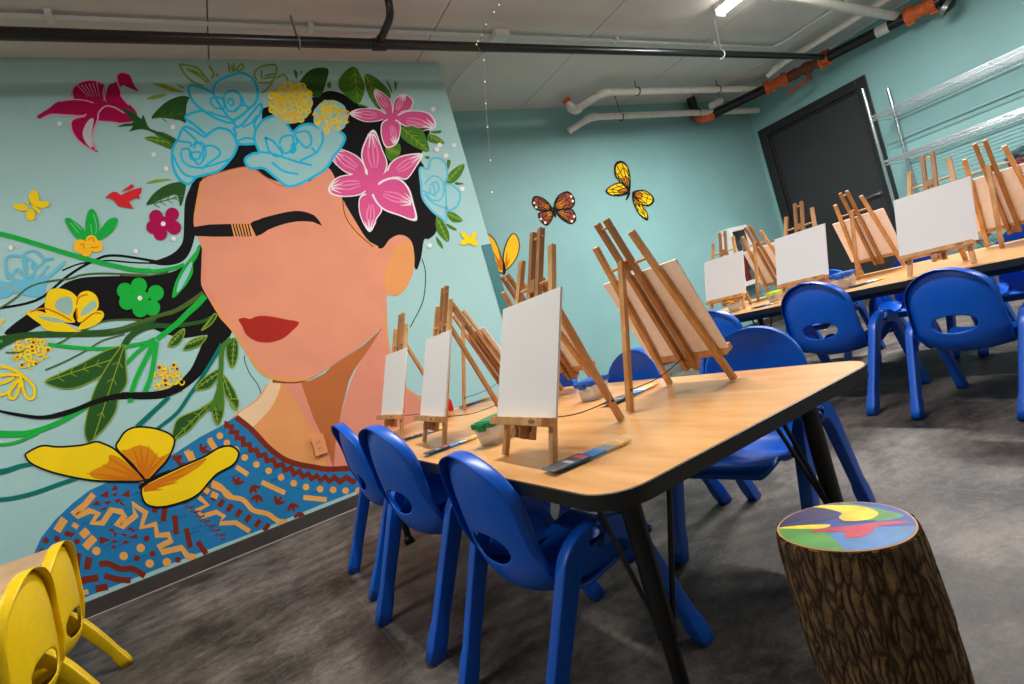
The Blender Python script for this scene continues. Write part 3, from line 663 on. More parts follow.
for s_, w in (('283 404 350 374 450 378 560 384 590 372', 1.3), ('580 385 505 405 485 445 510 520 570 580 650 625', 1.2), ('660 620 630 560 640 480 668 410 675 360 720 318 780 325 850 365', 1.4), ('400 285 500 272 580 278 640 295', 1), ('500 265 495 200 560 150 640 140 700 165', 1.4), ('800 150 800 105 835 85 880 98', 1.4), ('800 150 825 215 830 250 880 310', 1.3), ('670 420 760 425 830 438', 1.2), ('710 190 705 240 725 285', 1)):
    p.line(q('A', s_), w, paint('pink_edge', (226, 160, 184)))
fin(p, 'lily')
p = Paint(YM); p.fill(q('A', '830 335 900 350 965 405 975 370 1000 430 1024 470 1100 500 1180 560 1010 480 940 475 880 490 910 450 795 460 860 435 915 425'), K_['dgrn'], n=2)
p.fill(q('A', '1060 505 1140 540 1180 575 1080 525'), K_['mgrn']); fin(p, 'stem')
# --- outlined blue roses
def rose(k, out, strokes, fillc=K_['rose'], w=2.5, mt=K_['cyan'], base=None):
    p = Paint(YM)
    if base: p.fill(q('T', base), fillc)
    for s_ in out: pts = q(k, s_); p.fill(pts, fillc); p.line(pts, w, mt, True)
    for s_ in strokes: p.line(q(k, s_), w * .85, mt)
    return p
fin(rose('B', ('310 388 430 348 540 390 640 430 655 520 560 490 480 525 380 450', '640 470 700 440 810 310 830 320 820 370 780 440 800 520 790 570 660 570 655 500'), ('700 460 760 430 800 380', '660 560 720 535 790 545'), base='192 95 228 74 256 84 262 115 256 143 238 146 212 158 190 140 186 118'), 'rose')
fin(rose('B', ('335 182 420 190 500 232 540 280 600 330 640 370 620 430 520 400 430 345 360 280', '505 235 520 160 600 115 690 90 770 130 800 200 795 280 740 340 640 410 580 360'), ('580 300 575 240 630 210 680 240 690 300 650 350 600 345 575 290', '480 300 495 260 560 265 575 330 520 330 485 300', '600 300 610 265 635 280 635 310 610 310', '640 350 700 310 740 330 700 380 640 420', '690 250 720 310 760 330', '460 355 540 380 620 400')), 'rose')
fin(rose('F', ('262 -10 300 -85 370 -65 440 -20 480 -50 540 -80 620 -55 660 20 655 70 620 130 540 210 440 240 385 255 340 300 290 285 245 230 222 150 225 60',), ('280 70 330 60 350 100 400 170 450 100 440 50 490 40 540 70 540 110 470 160 420 200', '350 40 420 20 450 60', '280 80 290 140 340 180 420 190 520 165 620 130', '340 90 410 85 400 130 350 130 340 90', '225 100 260 180 310 240 380 255', '380 10 370 60', '430 40 430 150', '290 -80 360 -20 420 40', '260 10 340 20 350 50')), 'rose')
fin(rose('C', ('30 540 50 460 100 405 180 385 240 420 290 490 345 450 420 440 490 478 600 488 648 530 615 605 570 660 520 740 430 800 330 850 250 860 170 800 90 740 0 740 -35 680 20 640 60 630',), ('100 530 160 560 220 640 180 660 130 620 105 530', '200 580 220 530 290 520 290 600 240 640 205 590', '300 500 320 560 280 640', '310 500 390 490 420 560 380 600 320 540', '490 480 495 560 450 640', '420 600 440 640 340 690', '60 630 150 640 300 690 420 720', '150 700 230 760 330 780', '280 590 300 570 310 620 280 640')), 'rose')
fin(rose('G', ('670 165 690 110 735 105 770 140 780 210 760 250 800 255 850 300 840 370 790 400 770 380 775 460 740 440 690 400 640 330 630 250 625 160',), ('650 250 700 205 750 230 760 290 740 340 690 340 650 290', '680 260 720 240 730 290 690 310 680 270', '770 260 775 380', '640 290 720 320', '650 310 700 360 770 390', '695 240 710 300'), paint('rose_pale', (160, 204, 208)), 2, paint('cyan_soft', (98, 190, 212))), 'rose')
p = Paint(YM)
p.fill(q('H', '-20 420 60 425 200 400 300 390 440 280 430 320 330 410 300 500 250 530 100 500 60 525 -20 525'), paint('soft_blue', (104, 188, 214)))
for s_ in ('110 340 60 400 40 300 60 250 150 250 240 300 230 370 180 390 115 330', '170 340 165 240 230 210 290 250 300 290 240 330 210 310', '300 270 370 265', '330 310 290 370 240 410', '40 330 80 400 150 420', '180 260 180 380'): p.line(q('H', s_), 2.6, paint('soft_blue', (104, 188, 214)))
p.line(q('H', '-10 470 80 460 130 480'), 2, paint('tan_grey', (160, 170, 160)))
fin(p, 'rose')
# --- yellow pompom flowers
def pompom(cx, cy, r, n, seed, holes=False, fillc=None):
    random.seed(seed); p = Paint(YM)
    if fillc: p.fill([(cx + r * .97 * math.cos(t) * (1 + .03 * (-1) ** k), cy + r * .93 * math.sin(t)) for k, t in enumerate([2 * PI * i / 18 for i in range(18)])], fillc)
    for i in range(n):
        a = i * 2.39996 + random.uniform(-.25, .25); d = r * .93 * math.sqrt((i + .5) / n); x, y = cx + d * math.cos(a), cy + d * math.sin(a) * .93
        rr = r * random.uniform(.11, .17); st = random.uniform(0, 6.28); ln = random.randint(5, 8)
        p.line([(x + rr * math.cos(st + t), y + rr * math.sin(st + t)) for t in [2 * PI * k / 8 for k in range(ln + 1)]], random.uniform(1.1, 2.1), K_['yel'] if random.random() > .25 else K_['yel2'], False, True, 2)
        if holes and random.random() < .25: p.dot((x, y), 1.4, K_['rust'])
    fin(p, 'pompom_flower')
pompom(290.5, 103, 22.5, 48, 1, False, paint('pale_yellow', (172, 196, 160))); pompom(330.5, 117, 18, 30, 2, False, K_['rose'])
pompom(31, 351, 19, 36, 3, True); pompom(168, 378, 17, 26, 4, True); pompom(-8, 321, 12, 16, 5)
# --- green vines and long stems
p = Paint(YM)
p.line(q('H', '-30 88 0 95 120 125 300 180 480 235 640 280 800 318 920 342 1030 348'), 4.6, K_['grn']); p.line(q('I', '-10 318 80 340 170 352 280 345 380 325 440 305'), 3.6, K_['grn'])
p.line(q('H', '-10 612 100 540 200 460 330 420 480 400 560 375 700 365 900 372 1030 380'), 1.6, K_['olive']); p.line(q('I', '0 378 120 382 220 378 330 355'), 1.6, K_['olive'])
p.fill(q('J', '-30 180 0 178 200 150 500 140 700 135 850 110 1000 70 1060 50 1060 80 960 120 850 155 700 180 450 185 250 190 130 205 0 270 -30 285'), K_['dgrn'], n=3)
p.line(q('I', '570 500 500 550 380 620 250 660 0 745 -60 750'), 5.5, K_['olive'], w2=3)
p.line(q('T', '123 349 129 338 140 330 154 326 172 326 190 324 204 321 214 316'), 7, K_['dgrn'], w2=3)
p.line(q('J', '310 410 450 350 600 270 700 210 850 165'), 1.4, K_['olive']); p.line(q('J', '350 245 430 215 500 170 590 130 700 80 850 65 980 70'), 1.5, K_['olive']); p.line(q('J', '40 290 130 290 170 275'), 1.4, K_['olive'])
p.line(q('J', '-20 210 20 215'), 3, K_['grn']); p.line(q('J', '330 235 500 255 650 265 800 260 920 240 1030 215'), 3.6, K_['grn'])
p.fill(q('I', '440 310 480 260 520 210 552 170 530 250 500 300 495 370 440 460 360 535 370 450 400 380'), K_['grn'], n=4); p.fill(q('I', '490 285 480 350 430 450 390 495 400 430 440 350'), K_['rose'], n=4)
p.line(q('T', '205 296 197 305 189 312 179 322 168 331 157 339'), 6.5, K_['grn'], w2=5); p.line(q('K', '80 240 170 225 240 195'), 3.4, K_['grn']); p.line(q('K', '45 365 130 280 230 205'), 4, K_['grn'])
p.line(q('K', '240 210 180 330 120 450 80 560 70 630'), 5, K_['grn']); p.line(q('K', '250 215 235 330 210 460 170 560'), 5, K_['grn'])
p.line(q('L', '-30 228 60 232 180 228 300 195 420 145 560 65 640 0'), 6.8, K_['grn'], w2=4); p.line(q('L', '-30 305 60 300 150 275 260 225'), 3, K_['grn'])
p.line(q('T', '222 344 211 363 199 382 189 396 177 413 157 429'), 4, K_['teal'], w2=3.4); p.line(q('T', '169 397 154 411 137 427'), 4, K_['teal'], w2=5); p.line(q('L', '-30 495 50 480 140 450 230 435'), 6, K_['teal'], w2=3.4); p.line(q('L', '-30 680 80 670 230 635 400 575 530 530'), 4, K_['teal'])
fin(p, 'vines')
p = Paint(YM)
for k, s_ in (('J', '310 490 420 430 560 365 700 290 820 250 790 330 700 440 620 490 520 530 420 535'), ('J', '850 240 790 300 700 440 630 590 580 800 600 900 640 880 720 800 790 690 810 590 865 500 860 380'), ('K', '440 130 400 150 350 200 330 250 390 240 430 190'), ('K', '590 180 500 200 450 240 440 275 540 245'), ('K', '640 30 600 90 555 140 620 100 660 40'),
              ('K', '700 410 660 410 570 470 515 540 600 535 650 490'), ('K', '700 440 715 560 750 620 790 680 805 640 780 550'), ('K', '780 190 730 230 730 320 765 395 800 330 805 240'), ('M', '570 0 480 60 340 120 300 190 300 265 400 210 470 130 540 60'), ('M', '575 -10 565 100 600 170 635 100 640 -10'), ('M', '680 0 725 70 740 0')):
    leaf(p, q(k, s_), K_['dgrn'], K_['lgrn'], K_['lgrn'], 5)
p.line(q('K', '760 200 700 260 690 400 680 520 650 620 620 690'), 5, K_['mgrn']); p.line(q('K', '680 500 690 600 680 690'), 6, K_['mgrn'])
fin(p, 'leaves')
p = Paint(YM); p.line(q('T', '0 411 15 414 41 417.4 66 413.5 94 402.5 120 396 146 395.5 166 393 181 387'), 2.2, K_['blk'], w2=8); fin(p, 'hair_strand')
# --- small loose flowers, bird, butterflies, dots
p = Paint(YM)
def blossom(p, pts, mt, r):
    c = sum((Vector(v) for v in pts), Vector((0, 0))) / len(pts); p.dot(tuple(c), r * 1.1, mt)
    for v in pts: p.dot(v, r, mt)
    p.dot(tuple(c), 2.4, K_['wht'])
blossom(p, q('F', '110 525 220 510 235 600 140 640 90 595'), K_['mag'], 7); fin(p, 'blossom')
p = Paint(YM); blossom(p, q('I', '35 485 130 450 245 500 220 600 140 610 50 560'), K_['grn'], 8.2); fin(p, 'blossom')
p = Paint(YM)
for s_ in ('590 545 530 540 480 480 445 410 480 400 550 450 595 510', '600 530 585 450 600 360 630 335 660 370 680 460 650 530', '650 530 690 470 740 410 790 395 805 420 770 490 690 545'): p.fill(q('E', s_), K_['grn'])
for s_ in ('480 430 540 500', '500 420 560 480', '620 440 630 510', '640 370 660 450 655 505'): p.line(q('E', s_), .9, paint('light_green', (110, 200, 130)))
for a, b, r in ((625, 555, 6), (550, 590, 7), (660, 590, 6.5), (590, 620, 6)): p.dot(q('E', f'{a} {b}')[0], r, K_['yel2'])
for s_ in ('600 550 630 530 645 560', '545 585 570 575 575 610', '620 600 660 600 670 590'): p.line(q('E', s_), 1, K_['orange'])
fin(p, 'blossom')
p = Paint(YM)
for s_ in ('320 640 310 560 340 480 420 470 500 500 535 560 500 650 510 700 400 690', '530 690 520 590 540 510 600 485 660 520 675 590 640 640 570 690', '520 760 400 680 280 625 180 630 260 700 330 730', '540 750 560 700 620 640 690 620 710 660 650 720', '560 760 440 735 330 710 280 715 330 755 450 765'): p.fill(q('H', s_), K_['yel'])
for s_ in ('380 600 400 540 480 530 500 600 470 650', '550 650 580 600 640 550 660 590 600 640', '260 660 380 670 450 700 350 695'): p.fill(q('H', s_), paint('flower_grey', (150, 186, 176)))
for s_ in ('210 630 300 605 400 640 490 690', '525 580 540 530 600 510', '530 680 525 600', '560 700 640 640 690 640'): p.line(q('H', s_), 1.6, K_['orange'])
fin(p, 'blossom')
p = Paint(YM)
for s_ in ('-30 395 40 390 120 420 160 450', '0 450 80 440 150 450', '160 450 230 520 235 590 200 605 165 560 150 480', '145 460 130 540 100 600 65 590 80 530 130 470', '130 470 60 560 -20 585', '100 460 40 490 -20 510'): p.line(q('J', s_), 3.2, K_['yel'])
fin(p, 'blossom')
p = Paint(YM); p.fill(q('E', '718 262 750 230 775 218 800 222 825 242 880 215 940 195 970 190 965 225 950 240 955 268 920 262 900 280 880 282 895 310 915 335 850 325 810 318 780 280 750 262'), K_['red'], False); p.fill(q('E', '820 222 860 195 900 168 915 190 880 205 835 215'), K_['red']); fin(p, 'bird')
p = Paint(YM)
for a, b, r, r2, an in ((235, 260, 8, 5, 1.45), (290, 305, 7.4, 3.6, -.05), (145, 325, 8, 3.5, .2), (212, 378, 6, 4.8, 1.5), (252, 340, 6.6, 1.7, .7), (190, 293, 1.8, 1.8, 0)): p.dot(q('E', f'{a} {b}')[0], r, K_['yel'], r2, an)
fin(p, 'butterfly')
p = Paint(YM)
for a, b, r, r2, an in ((878, 545, 5, 2.6, .9), (930, 548, 4.8, 2.6, 2.2), (878, 582, 4.2, 2.8, -.3), (932, 585, 4.2, 3, .4), (904, 570, 5, 1.3, 1.55)): p.dot(q('G', f'{a} {b}')[0], r, K_['yel'], r2, an)
fin(p, 'butterfly')
for k, s_ in (('A', '408 438'), ('B', '225 460 95 650'), ('F', '178 198 230 676'), ('E', '75 600 928 627'), ('D', '635 338 678 583 660 613 778 585 722 655'), ('G', '865 280 680 602 720 55'), ('I', '108 215')):
    for v in q(k, s_): p = Paint(YM); p.dot(v, 2.4, K_['wht']); fin(p, 'dot')
# --- the big yellow butterfly on the shoulder
p = Paint(YM)
wings = (('L', '985 545 900 450 790 340 700 295 650 285 560 308 400 320 290 312 190 358 178 385 220 435 350 490 520 530 660 550 830 555'),
         ('M', '110 545 20 440 -90 330 -70 270 -30 215 40 185 150 190 250 220 300 260 300 310 260 400 200 470'),
         ('M', '80 605 130 560 350 455 500 390 600 330 680 313 735 345 738 390 700 445 600 500 540 560 480 630 400 680 250 725 150 725 95 690'))
for k, s_ in wings: pts = q(k, s_); p.fill(pts, K_['yel'], n=4)
for k, s_ in (('L', '980 545 900 460 820 395 750 375 735 430 620 490 640 530 760 550'), ('M', '100 540 30 455 -60 350 -20 340 60 310 140 330 200 390 270 360 250 420 180 490'), ('M', '90 600 200 540 350 470 520 395 480 450 370 520 280 570 160 600')):
    p.fill(q(k, s_), paint('wing_orange', (216, 136, 14)), n=3)
random.seed(11)
for k, s_ in (('L', '980 548 590 500'), ('L', '980 548 700 440'), ('L', '975 540 740 390'), ('L', '980 548 640 530'), ('M', '95 535 20 320'), ('M', '95 535 70 300'), ('M', '95 535 130 310'), ('M', '95 535 -60 360'), ('M', '95 535 190 360'), ('M', '95 535 240 380'), ('M', '95 600 400 500'), ('M', '95 610 330 560'), ('M', '95 605 470 420'), ('M', '95 610 220 610')):
    p.line(q(k, s_), 5, K_['orange'], w2=.6)
for k, s_ in wings: p.line(q(k, s_), 1.9, K_['blk'], True, n=4)
p.fill(q('M', '60 590 90 565 180 510 280 475 230 510 140 560 75 605'), K_['blk'])
fin(p, 'butterfly')

# ------------------------------------------------------------------ butterflies on the far wall
def wall_fly(label, px, wings):
    x, y = px; o = ony(x, y, YF); t = thing('painted_butterfly', label, 'painting', o)
    for nm, shapes in wings:
        p = Paint(YF); shapes(p); ob = p.done(nm); ob.parent = t; ob.matrix_parent_inverse = Matrix.Translation(-o)
    return t
def monarch(ws, base, inner, dots):
    def f(p):
        for s_ in ws:
            pts = q('W', s_); p.fill(pts, K_['blk']); c = sum((Vector(v) for v in pts), Vector((0, 0))) / len(pts)
            a = Vector(pts[0])
            p.fill([tuple(c + (Vector(v) - c) * .82) for v in pts], base)
            near = [tuple(a + (Vector(v) - a) * .5) for v in pts]; near = [tuple(c * .12 + Vector(v) * .88) for v in near]; p.fill(near, inner)
            far = max((Vector(v) - a).length for v in pts)
            for v in pts[1::1]:
                p.line([tuple(a), tuple(a.lerp(Vector(v), .9))], .75, K_['blk'])
            for r in (.45, .72):
                ring = [tuple(a.lerp(Vector(v), r + .05 * (-1) ** i)) for i, v in enumerate(pts[1:])]; p.line(ring, .75, K_['blk'])
        for s_ in dots:
            p.dot(q('W', s_)[0], 1.2, K_['wht'])
    return f
RB_ = paint('monarch_brown', (146, 72, 48)); OR_ = paint('monarch_orange', (214, 130, 20)); YE_ = paint('monarch_yellow', (232, 192, 14))
def body(s_):
    def f(p): p.fill(q('W', s_), K_['blk'])
    return f
wall_fly('brown and yellow monarch butterfly with white wing spots painted on the far teal wall', (551, 208), (
    ('wing', monarch(('222 405 190 355 150 325 100 315 80 345 90 385 125 415 185 418', '222 415 180 420 125 430 135 480 180 518 215 485 228 440'), RB_, OR_, ('95 362', '108 392', '140 472', '170 497'))),
    ('wing', monarch(('232 405 235 350 265 305 320 282 360 310 375 360 350 400 290 410', '238 412 300 410 350 402 378 440 380 485 345 507 290 480 255 445'), RB_, OR_, ('347 318', '358 350', '368 455', '352 488'))),
    ('body', body('222 390 232 395 245 450 238 460 224 430'))))
wall_fly('yellow and orange butterfly with spread wings painted high on the far teal wall', (630, 192), (
    ('wing', monarch(('748 285 725 200 660 200 640 140 650 90 690 75 730 105 750 170 752 240', '745 290 700 225 640 232 590 265 585 290 620 312 690 315'), YE_, OR_, ())),
    ('wing', monarch(('765 290 800 275 850 275 900 310 915 350 880 385 830 375 780 330', '765 300 770 360 810 440 868 482 870 440 840 380 800 330'), YE_, OR_, ())),
    ('body', body('720 338 735 300 752 290 745 315 728 342'))))
def yellow_fly(p):
    for s_ in ('542 322 535 268 520 236 500 232 484 236 478 250 500 285 528 325', ): pass
    a = q('T', '504 272 500 254 494 240 486 233.5 478 234 480 246 488 258 496 270'); b = q('T', '505 270 503 258 506 244 512 234 517 237 519 247 515 260')
    for pts in (a, b): p.fill(pts, K_['yel2']); p.line(pts, 1, K_['blk'], True)
    for s_ in ('503 270 497 246', '502 270 491 248', '501 270 488 252', '500 268 490 258', '502 266 495 256', '505 268 507 252', '505 268 510 258'): p.line(q('T', s_), 3.2, K_['orange'], w2=.4)
wall_fly('plain yellow butterfly painted on the far wall at the mural corner', (503, 255), (('wing', yellow_fly), ('body', lambda p: p.fill(q('T', '502.5 262 504 262 505.5 271 504 275 502.5 272'), K_['blk']))))

LAMP, WORLD, EXPO = (150, 50, 40, 60), (.86, .88, .92, .45), 0.26

# ------------------------------------------------------------------ ceiling services
def onz(x, y, z):
    d = ray(x, y); return CAM + d * ((z - CAMZ) / d.z)
def onx(x, y, X):
    d = ray(x, y); return CAM + d * (X / d.x)
PY, PZ = 2.95, 2.652
t = thing('sprinkler_pipe', 'long thin black pipe running under the ceiling above the mural', 'pipe', (3, PY, PZ))
def part(m, name, parent, **k):
    o = m.build(name, parent, **k); o.matrix_parent_inverse = Matrix.Translation(-Vector(parent.location)); return o
m = MB(); m.tube([(-1.6, PY, PZ), (6.36, PY, PZ + .008)], .029, PIPE, 16); part(m, 'pipe_run', t)
m = MB(); a = onz(379, 44, PZ); b = onz(387.5, 13, PZ)
m.tube(spl([(a.x, PY, PZ), (a.x, PY - .1, PZ), (a.x, b.y + .07, PZ), (a.x, b.y + .02, PZ + .02), (a.x, b.y, PZ + .07), (a.x, b.y, ZC)], 5), .022, PIPE, 14)
m.tube([(a.x - .04, PY, PZ), (a.x + .04, PY, PZ)], .035, PIPE, 16); m.tube([(a.x, PY - .02, PZ), (a.x, PY - .06, PZ)], .028, PIPE, 14)
part(m, 'branch_elbow', t)
for x, y, mt in ((299, 39, STEEL), (728, 50, WHITE)):
    a = onz(x, y, PZ); m = MB()
    m.tube([(a.x, PY + .0335 * math.cos(k * PI / 8), PZ + .0335 * math.sin(k * PI / 8)) for k in range(17)], .005, mt, 6); e = onz(714, 19, ZC) if x > 500 else Vector((a.x, PY, ZC)); m.tube([(a.x, PY, PZ + .03), tuple(e)], .0065, mt, 8)
    part(m, 'hanger', t)
CY, CZ = 3.02, 2.785
t = thing('conduit', 'thin white conduit along the ceiling above the black pipe', 'conduit', (2.3, CY, CZ))
m = MB(); m.tube([(-1.6, CY, CZ)] + [(2.24, CY, CZ)], .011, WHITE, 10); m.tube(spl([(2.36, CY, CZ), (4, CY, CZ), (5.4, CY, CZ), (5.53, CY - .02, CZ), (5.575, CY - .12, CZ), (5.58, CY - .4, CZ), (5.60, 1.9, CZ)], 5), .011, WHITE, 10); part(m, 'conduit_run', t)
m = MB(); m.box((2.235, CY - .055, CZ - .025), (2.355, CY + .055, ZC), WHITE); part(m, 'junction_box', t, bevel=.004)
for x in (-.2, 1.0, 3.4, 4.6):
    m = MB(); m.box((x - .014, CY - .035, CZ - .013), (x + .014, CY + .035, CZ + .02), WHITE); part(m, 'strap', t, bevel=.002)
e = onz(462, 101, ZC - .01)
m = MB(); m.tube(spl([(2.295, CY + .055, CZ), (2.28, CY + .2, 2.79), (2.19, 3.6, 2.77), (e.x - .06, 4.1, 2.78), (e.x - .1, YF - .01, 2.74)], 6), .006, WHITE, 8); part(m, 'cable', t)
# white drain pipes
def pvc(pts, r, name, label, extra=None, hang=()):
    t = thing(name, label, 'pipe', pts[0]); m = MB()
    m.tube(pts, r, PVC, 14); part(m, 'pipe_run', t)
    for i in range(1, len(pts) - 1):
        a, b, c = (Vector(v) for v in pts[i - 1:i + 2]); m = MB()
        m.tube(spl([b + (a - b).normalized() * r * 1.9, b + (a - b).normalized() * r * .8, b + (c - b).normalized() * r * .8, b + (c - b).normalized() * r * 1.9], 4), r * 1.17, PVC, 14); part(m, 'elbow', t)
    for h in hang:
        m = MB(); h = Vector(h); m.tube([(h.x, h.y + r * 1.12 * math.cos(k * PI / 8), h.z + r * 1.12 * math.sin(k * PI / 8)) for k in range(17)], .005, BLACK, 6); m.tube([(h.x, h.y, h.z + r), (h.x, h.y, ZC)], .004, BLACK, 6); part(m, 'hanger', t)
    return t
W1 = onz(604, 92, 2.70); y1 = W1.y; z1 = 2.70
A1 = onx(576, 108, W1.x - .24)
t = pvc([(A1.x - .035, y1 + .215, z1 + .03), (A1.x, y1 + .2, z1 - .075), (W1.x, y1, z1), (XR - .15, y1, z1 - .0)], .034, 'drain_pipe', 'upper white pipe along the top of the far wall with an orange plug', hang=((onz(639, 90, 2.7).x, y1, z1), (onz(719, 89, 2.7).x, y1, z1)))
m = MB(); m.tube([(A1.x - .03, y1 + .213, z1 + .015), (A1.x - .04, y1 + .217, z1 + .055)], .039, ORANGE, 14); part(m, 'orange_plug', t)
y2 = 3.92; a = ony(591, 117, y2); b = ony(740, 111, y2); c = ony(577, 122, y2)
pvc([(c.x - .02, y2 + .13, c.z - .03), (a.x, y2, a.z), (XR - .12, y2, b.z + (b.z - a.z) / (b.x - a.x) * (XR - .12 - b.x))], .032, 'drain_pipe', 'lower white pipe along the far wall above the painted butterflies', hang=((ony(621, 117, y2).x, y2, ony(621, 117, y2).z), (ony(698, 112, y2).x, y2, ony(698, 112, y2).z)))
a = onz(777, 67, 2.72); b = onz(879, 4, 2.72)
pvc([(a.x - .0, a.y + .12, 2.69), (a.x, a.y, 2.72), (b.x, 1.2, 2.72)], .03, 'drain_pipe', 'white pipe along the ceiling edge above the black door')
a = onz(797, 1, 2.66); b = onz(900, 17, 2.66)
pvc([(a.x - 1.5, a.y - .08, 2.66), (XR, b.y + .01, 2.66)], .038, 'drain_pipe', 'white pipe crossing the top right corner into the right wall')
# main fire pipe with orange couplings
pts = [ony(712, 115, 3.93), onx(769, 87, 6.18), onx(793, 75, 6.27), onx(822, 60, 6.33), onx(908, 16.5, 6.38), onx(936, 2.5, 6.4)]
t = thing('fire_main_pipe', 'thick black fire pipe with orange couplings along the right wall', 'pipe', tuple(pts[0]))
m = MB(); m.tube([pts[0], pts[1]], .05, PIPE, 18); part(m, 'pipe_run', t); m = MB(); m.tube([pts[3], pts[4]], .052, PIPE, 18); part(m, 'pipe_run', t)
def coup(a, b, r, n=4, mt=ORANGE):
    m = MB(); N = 14; rr = []; ps = []
    for i in range(N + 1):
        k = i / N; ps.append(Vector(a).lerp(Vector(b), k)); rr.append(r * (1.22 if (k < .22 or k > .78) else 1))
    m.tube(ps, rr, mt, 16)
    d = (Vector(b) - Vector(a)).normalized()
    for k in (.12, .88):
        c = Vector(a).lerp(Vector(b), k)
        for s in (-1, 1): m.tube([c + Vector((0, 0, s * r * 1.22)) - d * .03, c + Vector((0, 0, s * r * 1.22)) + d * .03], .014, mt, 8)
    return m
d01 = (pts[1] - pts[0]).normalized()
part(coup(pts[1] - d01 * .05, pts[2] - (pts[2] - pts[1]).normalized() * .06, .056), 'coupling', t)
part(coup(pts[3] - (pts[4] - pts[3]).normalized() * .02, pts[3] + (pts[4] - pts[3]).normalized() * .07, .056), 'coupling', t)
part(coup(pts[4] - (pts[4] - pts[3]).normalized() * .02, pts[5], .06), 'coupling', t)
VAL = mat('valve_brass_red', (120, 62, 40), .5, .3, 50)
m = MB(); d = (pts[3] - pts[2]); n_ = d.normalized()
m.tube([pts[2] - n_ * .07, pts[2] + d * .12, pts[2] + d * .25, pts[2] + d * .5, pts[2] + d * .72, pts[2] + d * .8, pts[3]], [.05, .062, .045, .072, .045, .064, .06], VAL, 16)
c = pts[2] + d * .5; m.tube([c, c + Vector((-.02, 0, -.13))], .022, VAL, 10); part(m, 'valve', t)
c = c + Vector((-.02, .0, -.13))
m = MB(); m.tube(spl([c, c + Vector((-.05, .08, -.02)), c + Vector((-.07, .22, -.035))], 4), [.012] * 8 + [.018], mat('handle_red', (196, 48, 26), .45), 8); part(m, 'valve_handle', t)
m = MB(); e = pts[5]; f = onx(944, 8, 6.36); g_ = (e - pts[4]).normalized(); m.tube(spl([e - g_ * .02, e + g_ * .06, e.lerp(f, .75) + g_ * .05, f], 4), .055, PIPE, 16); part(m, 'end_elbow', t)
m = MB(); dd = Vector((.2, -.5, -.5)).normalized(); m.tube([f - dd * .01, f + dd * .03], .075, STEEL, 18); m.tube([f + dd * .03, f + dd * .035], .058, BLACK, 18); part(m, 'end_flange', t)
m = MB(); a = pts[3].lerp(pts[4], .66); b = pts[3].lerp(pts[4], .8); m.tube([a, b], .0535, mat('label_white', (214, 206, 200), .6), 18); part(m, 'white_label', t)
m = MB(); m.tube(spl([pts[0], pts[0] - d01 * .05, pts[0] - d01 * .09 + Vector((-.02, .02, .02)), pts[0] - d01 * .11 + Vector((-.04, .05, .09))], 5), .056, ORANGE, 16); part(m, 'far_elbow', t)
m = MB(); a = pts[0] - d01 * .11 + Vector((-.06, .03, .06)); m.tube([a, (a.x - .01, a.y, ZC)], .05, PIPE, 16); part(m, 'riser', t)
m = MB(); a = pts[0] + Vector((-.06, -.1, .08)); m.tube([a - Vector((.05, 0, .02)), a + Vector((.12, 0, .03))], .036, PVC, 14); m.tube([a + Vector((.07, 0, .02)), a + Vector((.13, 0, .033))], .044, PVC, 14); part(m, 'white_sleeve', t)
# fairy lights over the pipe
t = thing('fairy_lights', 'thin string of fairy lights looped over the black pipe', 'string lights', (2.1, 2.95, PZ))
raw = [onz(501, 2, 2.72), onz(494, 12, 2.70), onz(484, 28, 2.70), onz(480, 40, 2.69), ony(476, 43, 2.90), ony(484, 60, 2.93), ony(485, 90, 2.98), ony(487.5, 127, 3.02), ony(490.5, 160, 3.06), ony(492, 192, 3.1), ony(493, 222, 3.1)]
sp = spl(raw, 8); m = MB(); m.tube(sp, .0009, mat('copper_wire', (176, 150, 120), .4, metal=.5), 5); part(m, 'wire', t)
EMB = emit('bulb_glow', (1, .86, .6), 1.2)
for i in (3, 8, 14, 20, 27, 33, 40, 46, 51, 56, 64, 72):
    if i < len(sp):
        m = MB(); m.lathe([(0, -.005), (.003, -.003), (.0034, .001), (.002, .004), (0, .005)], EMB, 8, Matrix.Translation(sp[i])); part(m, 'bulb', t)
# strip lights
GLOW = emit('tube_glow', (1, .97, .92), 14)
def strip(x, y0, y1, label, e):
    z = ZC - .03; t = thing('strip_light', label, 'ceiling light', (x, (y0 + y1) / 2, z)); L = abs(y1 - y0) / 2
    m = MB(); m.box((-.055, -L, -.005), (.055, L, .03), WHITE); m.box((-.055, -L - .012, -.055), (.055, -L, .03), WHITE); m.box((-.055, L, -.055), (.055, L + .012, .03), WHITE); m.build('housing', t, bevel=.003)
    for s in (-.026, .026):
        m = MB(); m.tube([(s, -L + .01, -.03), (s, L - .01, -.03)], .0135, GLOW, 12); m.build('tube', t)
    ld = bpy.data.lights.new('strip_lamp', 'AREA'); ld.shape = 'RECTANGLE'; ld.size = .09; ld.size_y = 2 * L - .05; ld.energy = e; ld.color = (1, .98, .95)
    lo = bpy.data.objects.new('strip_lamp', ld); C.objects.link(lo); lo.location = (x, (y0 + y1) / 2, z - .062)
    return t
strip(4.12, 1.35, 2.56, 'bright strip light on the ceiling at the top of the picture', LAMP[0])
strip(.95, .75, 1.97, 'ceiling strip light over the near table, out of the picture', LAMP[1])
strip(-1.9, .9, 2.1, 'ceiling strip light left of the yellow chairs, out of the picture', LAMP[2])
strip(4.12, -1.6, -.4, 'ceiling strip light over the right aisle, out of the picture', LAMP[3])

